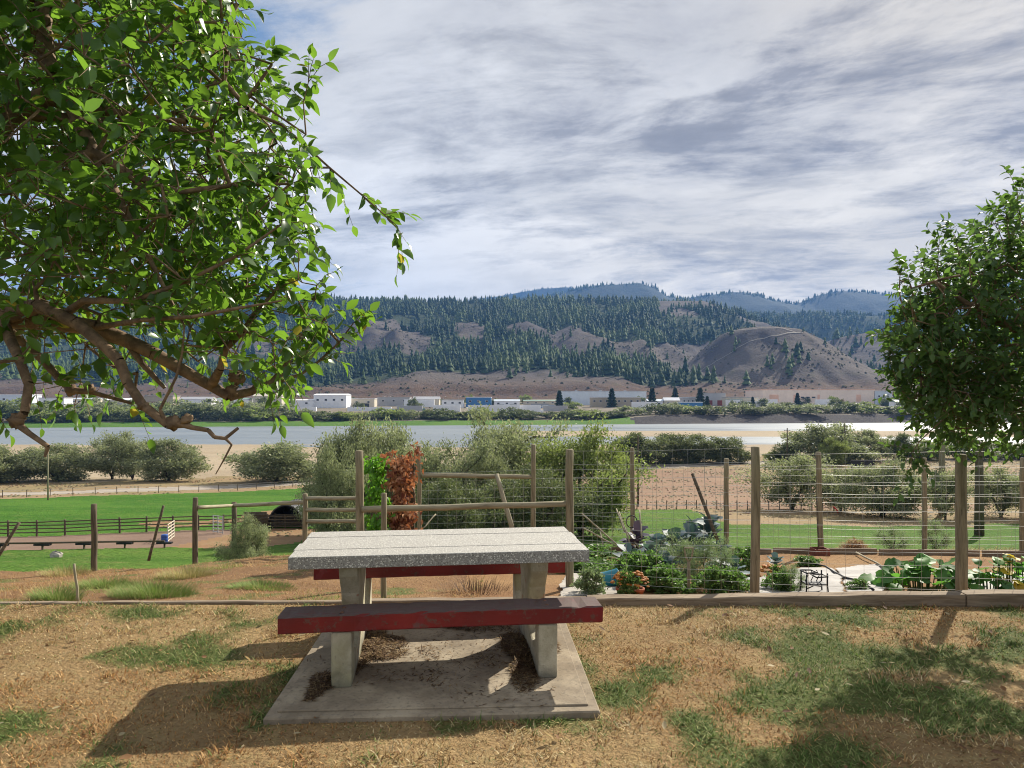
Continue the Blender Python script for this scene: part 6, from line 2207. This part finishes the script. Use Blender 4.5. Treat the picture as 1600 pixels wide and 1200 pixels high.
M['cabbage'] = foliage('cabbage_leaf', (0.035, 0.065, 0.075), (0.15, 0.21, 0.23), (0.09, 0.18, 0.11), 0.2, 0.55)
M['purple'] = foliage('purple_kale_leaf', (0.045, 0.04, 0.065), (0.12, 0.11, 0.16), (0.12, 0.08, 0.10), 0.2, 0.5)
M['squash'] = foliage('squash_leaf', (0.035, 0.11, 0.025), (0.12, 0.26, 0.06), (0.16, 0.42, 0.05), 0.35, 0.55)
M['squashy'] = foliage('yellow_squash_leaf', (0.50, 0.36, 0.03), (0.62, 0.50, 0.06), (0.6, 0.5, 0.06), 0.35, 0.5)
M['herb'] = foliage('garden_greens', (0.04, 0.09, 0.025), (0.20, 0.28, 0.10), (0.20, 0.38, 0.07), 0.35, 0.5)
M['feather'] = foliage('feathery_herb', (0.11, 0.16, 0.08), (0.30, 0.36, 0.20), (0.26, 0.36, 0.14), 0.35, 0.6)
M['stem'] = plain('green_stem', (0.07, 0.12, 0.04), 0.6, 0, 0.2)


def cabbage(label, px, py, r, mt='cabbage', n=20, h=0.6, Y=None):
    base = G(px, py) if Y is None else at(px, Y)
    t_ = thing('cabbage_plant', label, 'vegetable', base)
    rr = random.Random(px)
    MB().tube([(0, 0, -0.05), (0, 0, h * 0.5), (0, 0, h * 0.9)], [0.03, 0.025, 0.012], 6).build('stem', M['stem'], t_)
    for k in range(n):
        f_ = k / n
        a = k * 2.4 + rr.uniform(-.5, .5); el = -0.1 + 1.25 * f_ + rr.uniform(-.25, .25)
        d = (math.cos(a) * math.cos(el), math.sin(a) * math.cos(el), math.sin(el))
        z0 = h * (0.15 + 0.7 * f_)
        leaf_obj(mt, rr.randrange(3), rr.randrange(4), t_, (0.03 * d[0], 0.03 * d[1], z0), d, (-d[0] * 0.6, -d[1] * 0.6, 1), r * 0.88 * rr.uniform(0.7, 1.15) * (1.05 - 0.35 * f_))
    return t_


cabbage('dark purple kale clump under the white sticks', 996, 868, 0.30, 'purple', 24, 0.45)
cabbage('large blue green cabbage in the middle of the garden', 1052, 872, 0.36, 'cabbage', 24, 0.35)
cabbage('second large blue green cabbage right of the first', 1080, 870, 0.34, 'cabbage', 22, 0.40)
cabbage('tall blue green cabbage gone to leaf at the back', 1108, 862, 0.36, 'cabbage', 26, 0.60)
cabbage('upright leafy cabbage behind the tall one', 1080, 858, 0.28, 'cabbage', 18, 0.68)
cabbage('blue green cabbage above the teal bucket', 985, 898, 0.28, 'cabbage', 20, 0.34)
cabbage('blue green cabbage right of the one above the bucket', 1018, 893, 0.28, 'cabbage', 20, 0.36)
cabbage('blue green cabbage by the foot of the left heavy post', 1148, 918, 0.22, 'cabbage', 18, 0.30)
cabbage('bluish cabbage behind the shovel grip', 1128, 893, 0.24, 'cabbage', 18, 0.36)
cabbage('small blue cabbage right of the left heavy post', 1212, 893, 0.18, 'cabbage', 14, 0.2)


cabbage('blue green cabbage in front of the asparagus fronds', 1040, 915, 0.24, 'cabbage', 20, 0.34)
cabbage('broad blue cabbage left of the left heavy post', 1130, 912, 0.24, 'cabbage', 20, 0.34)
cabbage('blue green cabbage between the kale and the large cabbages', 1024, 878, 0.32, 'cabbage', 22, 0.38)


def squash(label, px, py, n, rx, ry, L, mt='squash'):
    base = G(px, py)
    t_ = thing('squash_plant', label, 'vegetable', base)
    rr = random.Random(px * 3)
    for k in range(n):
        a = rr.uniform(0, 6.283); q = math.sqrt(rr.uniform(0.0, 1))
        x, y = rx * q * math.cos(a), ry * q * math.sin(a)
        zg = float(nz(base.x + x, base.y + y)) - base.z
        h = 0.07 + 0.33 * (1 - q * q) * rr.uniform(0.25, 1.1)
        mb = MB(); mb.tube([(x * 0.8, y * 0.8, zg - 0.02), (x * 0.93, y * 0.93, zg + h * 0.6), (x, y, zg + h)], [0.006, 0.006, 0.005], 5, cap=False)
        mb.build('stalk', M['stem'], t_, True)
        d = (math.cos(a) * 0.8 + rr.uniform(-.4, .4), math.sin(a) * 0.8 + rr.uniform(-.4, .4), rr.uniform(-0.5, 0.5))
        leaf_obj(mt, rr.randrange(3), rr.randrange(4), t_, (x - d[0] * 0.08, y - d[1] * 0.08, zg + h), d, (rr.uniform(-.4, .4), rr.uniform(-.7, .3), 1), L * rr.uniform(0.7, 1.15))
    return t_


squash('broad leaved squash plant spreading left of the right heavy post', 1440, 920, 90, 0.50, 0.42, 0.18)
squash('squash plant with wilting leaves right of the heavy post', 1550, 924, 28, 0.36, 0.25, 0.14)
squash('yellowed squash leaves at the right end of the garden', 1577, 926, 9, 0.09, 0.10, 0.15, 'squashy')
squash('green squash leaves at the right edge of the garden', 1612, 922, 16, 0.25, 0.22, 0.2)
PROT['veg', 0] = shrub_proto(401, 0.55, 1.0, 60, 2600, 0.11, 5, 0.0, 0.5, 0.6)
PROT['veg', 1] = shrub_proto(402, 0.55, 1.0, 60, 5200, 0.10, 5, 0.0, 0.5, 0.10)
for lab, px, py, Rr, H, mt, k in (
        ('leafy green bean plants in front of the cabbages', 1006, 920, 0.20, 0.34, 'herb', 0), ('leafy green plants left of the shovel grip', 1048, 927, 0.20, 0.26, 'herb', 0),
        ('leafy green plants right of the shovel grip', 1112, 928, 0.20, 0.28, 'herb', 0), ('low green plants below the blue green cabbages', 1152, 928, 0.16, 0.24, 'herb', 0),
        ('small bushy green plant right of the bench end', 920, 931, 0.14, 0.26, 'feather', 0), ('feathery asparagus fronds before the large cabbage', 1066, 915, 0.28, 0.48, 'feather', 1),
        ('feathery asparagus fronds left of the heavy post', 1110, 917, 0.26, 0.52, 'feather', 1), ('thin feathery weed on the ground sheet left of the stand', 1240, 926, 0.13, 0.27, 'feather', 1),
        ('green weeds at the back corner behind the table', 940, 884, 0.40, 0.22, 'herb', 0), ('weeds behind the picnic table corner', 905, 895, 0.28, 0.24, 'herb', 0), ('green clump on the mulch behind the plant stand', 1262, 884, 0.16, 0.14, 'herb', 0), ('green leaves under the orange flowers right of the post', 1216, 925, 0.16, 0.22, 'herb', 0),
        ('small weed by the hose on the ground sheet', 1340, 924, 0.09, 0.12, 'herb', 0), ('pale tall weeds by the back edging', 1395, 862, 0.30, 0.42, 'feather', 1), ('dry yellow weeds by the right back post', 1462, 862, 0.25, 0.50, 'feather', 1),
        ('green weeds beside the left heavy post', 1160, 900, 0.18, 0.34, 'herb', 0), ('low green mound in the middle of the vegetable bed', 1028, 905, 0.22, 0.30, 'herb', 0), ('green foliage behind the flower pots', 985, 915, 0.2, 0.34, 'herb', 0)):
    shrub('veg', k, G(px, py), Rr, H, mt, lab, None, 'garden_plant', 'plant')


def flower_pot(label, px, py, s_, pots=((0, 0),), pot=True):
    base = G(px, py)
    t_ = thing('flower_pot', label, 'flowers', base)
    M.setdefault('terracotta', plain('terracotta', (0.42, 0.13, 0.07), 0.8, 0, 0.15))
    M.setdefault('marigold', plain('orange_petals', (0.42, 0.16, 0.03), 0.7, 0, 0.45, 30))
    rr = random.Random(px)
    mbf = MB()
    for (ox, oy) in pots:
        if pot:
            MB().lathe((ox, oy, -0.02), [(0.0, 0), (0.055 * s_, 0), (0.075 * s_, 0.11 * s_), (0.085 * s_, 0.11 * s_), (0.085 * s_, 0.14 * s_), (0.07 * s_, 0.14 * s_), (0.06 * s_, 0.12 * s_), (0, 0.12 * s_)], 14).build('pot', M['terracotta'], t_, True)
        for k in range(46):
            a = rr.uniform(0, 6.28); q = math.sqrt(rr.random()) * 0.14 * s_
            z = 0.15 * s_ + 0.14 * s_ * (1 - (q / (0.15 * s_)) ** 2) + rr.uniform(-.015, .015)
            c = (ox + q * math.cos(a), oy + q * math.sin(a), z)
            rf_ = 0.024 * s_ * rr.uniform(0.7, 1.2)
            mbf.lathe(c, [(0.2 * rf_, -0.3 * rf_), (rf_, 0), (0.9 * rf_, 0.35 * rf_), (0.4 * rf_, 0.6 * rf_), (0, 0.6 * rf_)], 7)
    stuff(mbf.build('blossoms', M['marigold'], t_))
    tm, cm_ = PROT['veg', 0]
    o = link('leaves', cm_, None, t_)
    o.material_slots[0].link = 'OBJECT'; o.material_slots[0].material = M['herb']; o.scale = (0.24 * s_, 0.24 * s_, 0.26 * s_); o.location = (0, 0, 0.02)
    stuff(o)
    return t_


flower_pot('orange mums in terracotta pots beside the teal bucket', 982, 933, 0.85, ((-0.06, 0), (0.09, -0.02)))
flower_pot('orange flowers right of the left heavy post', 1218, 920, 0.9, ((0, 0), (-0.12, 0.05)), False)

# teal bucket on its side
cm('teal_plastic', (0.02, 0.20, 0.27), 0.35, 0.1)
bk = thing('watering_bucket', 'teal plastic bucket lying on its side on the paving', 'bucket', G(952, 919, 5.9))
o = MB().lathe((0, 0, 0), [(0.0, -0.10), (0.075, -0.10), (0.085, -0.08), (0.10, 0.09), (0.108, 0.10), (0.102, 0.105), (0.09, 0.09), (0.07, -0.08), (0, -0.085)], 22).build('body', M['teal_plastic'], bk, True)
o.rotation_euler = (R(8), R(82), R(15)); o.location = (0, 0, 0.10)
o = MB().tube([(0.105 * math.cos(a), 0.02, 0.105 * math.sin(a)) for a in [math.pi * i / 10 for i in range(11)]], 0.004, 5).build('handle', M['black'], bk, True)
o.location = (0.1, -0.02, 0.06); o.rotation_euler = (0, R(30), R(80))

# shovel stuck in the bed, D grip up
sv = thing('garden_shovel', 'wooden D handled shovel standing in the vegetable bed', 'shovel', G(1076, 931, 5.9))
zt = CZ - (889 - HOR) * 6.2 / F - sv.location.z
MB().tube([(0, 0, -0.2), (0, 0, zt - 0.14)], 0.016, 8).build('handle', M['post'], sv, True)
MB().tube([(0, 0, zt - 0.15), (-0.03, 0, zt - 0.10), (-0.045, 0, zt - 0.02), (-0.045, 0, zt), (0.045, 0, zt), (0.045, 0, zt - 0.02), (0.03, 0, zt - 0.10), (0, 0, zt - 0.15)], 0.009, 6).build('grip', M['rail'], sv, True)

# small wrought metal stand
stn = thing('plant_stand', 'small black wrought metal stand on the pale ground sheet', 'stand', G(1272, 928, 5.9))
k_ = 0.235
mb = MB()
for x in (-0.105, 0.115):
    for y in (-0.06, 0.08):
        MB().tube([(x * 1.08, y * 1.1, 0), (x, y, k_ * 0.45), (x, y, k_)], 0.0075, 6).build('leg', M['black'], stn, True)
MB().tube([(-0.115, 0.08, k_), (-0.105, -0.06, k_), (0.0, -0.075, k_ + 0.012), (0.0, 0.08, k_), (-0.115, 0.08, k_)], 0.008, 6).build('arm_loop', M['black'], stn, True)
MB().tube([(0.0, 0.08, k_ - 0.045), (0.0, -0.06, k_ - 0.045), (0.115, -0.07, k_ - 0.035), (0.12, 0.08, k_ - 0.045), (0.0, 0.08, k_ - 0.045)], 0.008, 6).build('arm_loop', M['black'], stn, True)
MB().box((0.005, 0.01, k_ * 0.48), (0.22, 0.15, 0.014), bev=0.004).build('seat', M['black'], stn)
for s_ in (-0.06, 0.0, 0.06):
    MB().tube([(s_, 0.08, k_ * 0.5), (s_ + 0.03, 0.08, k_ * 0.75), (s_, 0.08, k_)], 0.005, 5).build('scroll', M['black'], stn, True)
MB().tube([(-0.1, -0.06, 0.07), (0.0, 0.0, 0.09), (0.11, 0.07, 0.06)], 0.006, 5).build('brace', M['black'], stn, True)

# straw heap, planter and white sticks by the back fence
hp_ = G(1358, 866)
n = 2600
r_ = np.random.default_rng(3)
a = r_.uniform(0, 6.283, n); q = np.sqrt(r_.uniform(0, 1, n))
X = hp_.x + 0.24 * q * np.cos(a); Y = hp_.y + 0.5 + 0.2 * q * np.sin(a); Z = nz(X, Y) + 0.20 * (1 - q * q) * r_.uniform(0.4, 1.05, n)
az = r_.uniform(0, 6.283, n); el = r_.normal(-0.1, 0.5, n)
V, Fc, _ = place(CARD, np.stack([X, Y, Z], 1), frames(np.stack([np.cos(az) * np.cos(el), np.sin(az) * np.cos(el), np.sin(el)], 1), np.repeat([[0, 0, 1.0]], n, 0)), np.stack([r_.uniform(.004, .01, n), r_.uniform(.06, .16, n), r_.uniform(.06, .1, n)], 1))
C = np.repeat(np.array([(0.34, 0.17, 0.07), (0.44, 0.26, 0.11), (0.25, 0.12, 0.05)])[r_.integers(0, 3, n)], 4, 0)
o = stuff(link('straw_heap', fast_mesh('straw_heap', V, Fc, colr=C), M['blade']))
tag(o, 'heap of orange straw behind the back edging', 'straw')
pb_ = thing('wooden_planter', 'low reddish wooden planter at the foot of the leaning post', 'planter', at(1281, 11.15))
M['redwood'] = wood_mat('reddish_wood', (0.14, 0.05, 0.035), (0.22, 0.085, 0.06), (1, 10, 10))
for sy in (-0.1, 0.1):
    MB().box((0, sy, 0.06), (0.24, 0.02, 0.13)).build('side_board', M['redwood'], pb_)
for sx in (-0.11, 0.11):
    MB().box((sx, 0, 0.06), (0.02, 0.176, 0.128)).build('end_board', M['redwood'], pb_)
for k, (a, b_) in enumerate((((909, 802), (972, 850)), ((912, 825), (975, 852)), ((967, 800), (985, 842)), ((972, 820), (1000, 850)), ((999, 797), (1003, 832)), ((938, 830), (944, 852)), ((963, 795), (976, 822)))):
    lean_pole(ORD[k] + ' pale stick from the left in the bundle by the fence ring', pt(b_[0], b_[1] + 8, 10.9), pt(a[0], a[1], 11.3), 0.013, 'rail', 'pale_stick', 'stick')
rg_ = pt(987, 815, 11.95)
o = MB().tube([(0.095 * math.cos(t), 0, 0.105 * math.sin(t)) for t in [2 * math.pi * i / 24 for i in range(25)]], 0.010, 6, cap=False).build('rubber_ring', M['black'], None, True, rg_)
tag(o, 'black ring hanging on the back fence post', 'ring')
o = MB().tube([(-0.25, 0, 0.25), (-0.1, 0, 0.08), (0.05, 0, -0.05), (0.25, 0, -0.5)], [0.05, 0.09, 0.08, 0.03], 6).build('red_flag', plain('red_cloth', (0.5, 0.05, 0.04), 0.8), None, True, pt(1306, 795, 74))
tag(o, 'red cloth strip hanging under the thin open tree', 'cloth')

# weed tufts on the bank
def tuft(label, px, py, Rr, H, n, pal):
    b0 = G(px, py)
    r_ = np.random.default_rng(px)
    a = r_.uniform(0, 6.283, n); q = np.sqrt(r_.uniform(0, 1, n)) * Rr
    X = b0.x + q * np.cos(a) * 1.5; Y = b0.y + q * np.sin(a)
    h = H * r_.uniform(0.5, 1.1, n) * (1.1 - 0.5 * q / Rr)
    lean = r_.uniform(0.05, 0.7, n)
    d = np.stack([np.cos(a) * np.sin(lean), np.sin(a) * np.sin(lean), np.cos(lean)], 1)
    up = np.stack([-np.cos(a) * np.cos(lean), -np.sin(a) * np.cos(lean), np.sin(lean)], 1)
    V, _, _ = place((BLADE[0] * np.array([1, 1, -1.0]), np.zeros((1, 4), int)), np.stack([X, Y, nz(X, Y)], 1), frames(d, up), np.stack([0.006 + 0 * h, h, h], 1))
    o_ = (np.arange(n) * 5)[:, None]
    C = np.repeat(np.array(pal)[r_.integers(0, len(pal), n)] * r_.uniform(0.7, 1.15, (n, 1)), 5, 0)
    o = stuff(link('weed_tuft', fast_mesh('weed_tuft', V, [np.array([[0, 1, 2, 3]]) + o_, np.array([[3, 2, 4]]) + o_], colr=C), M['blade']))
    return tag(o, label, 'weeds')


GT = [(0.22, 0.30, 0.08), (0.15, 0.24, 0.05), (0.30, 0.34, 0.12)]
YT = [(0.42, 0.36, 0.14), (0.30, 0.30, 0.10), (0.5, 0.42, 0.2)]
for lab, px, py, Rr, H, n, pal in (('green weed tuft left on the bank near the pale stake', 88, 938, 0.17, 0.20, 900, GT), ('broad green weed tuft on the bank left of centre', 168, 918, 0.26, 0.19, 1100, GT),
                                   ('largest green weed tuft on the bank', 240, 930, 0.30, 0.22, 1600, GT), ('yellowish weed tuft high on the bank', 290, 902, 0.26, 0.20, 1000, YT), ('green patch on the bank left of the table', 410, 918, 0.26, 0.10, 1200, GT),
                                   ('yellowish weeds at the crest by the first post', 105, 898, 0.3, 0.22, 700, YT), ('green weeds at the left edge by the lawn', 20, 950, 0.10, 0.12, 300, GT),
                                   ('dry bare weeds under the table behind the edging', 745, 925, 0.28, 0.24, 260, [(0.10, 0.06, 0.04), (0.2, 0.13, 0.08)])):
    tuft(lab, px, py, Rr, H, n, pal)
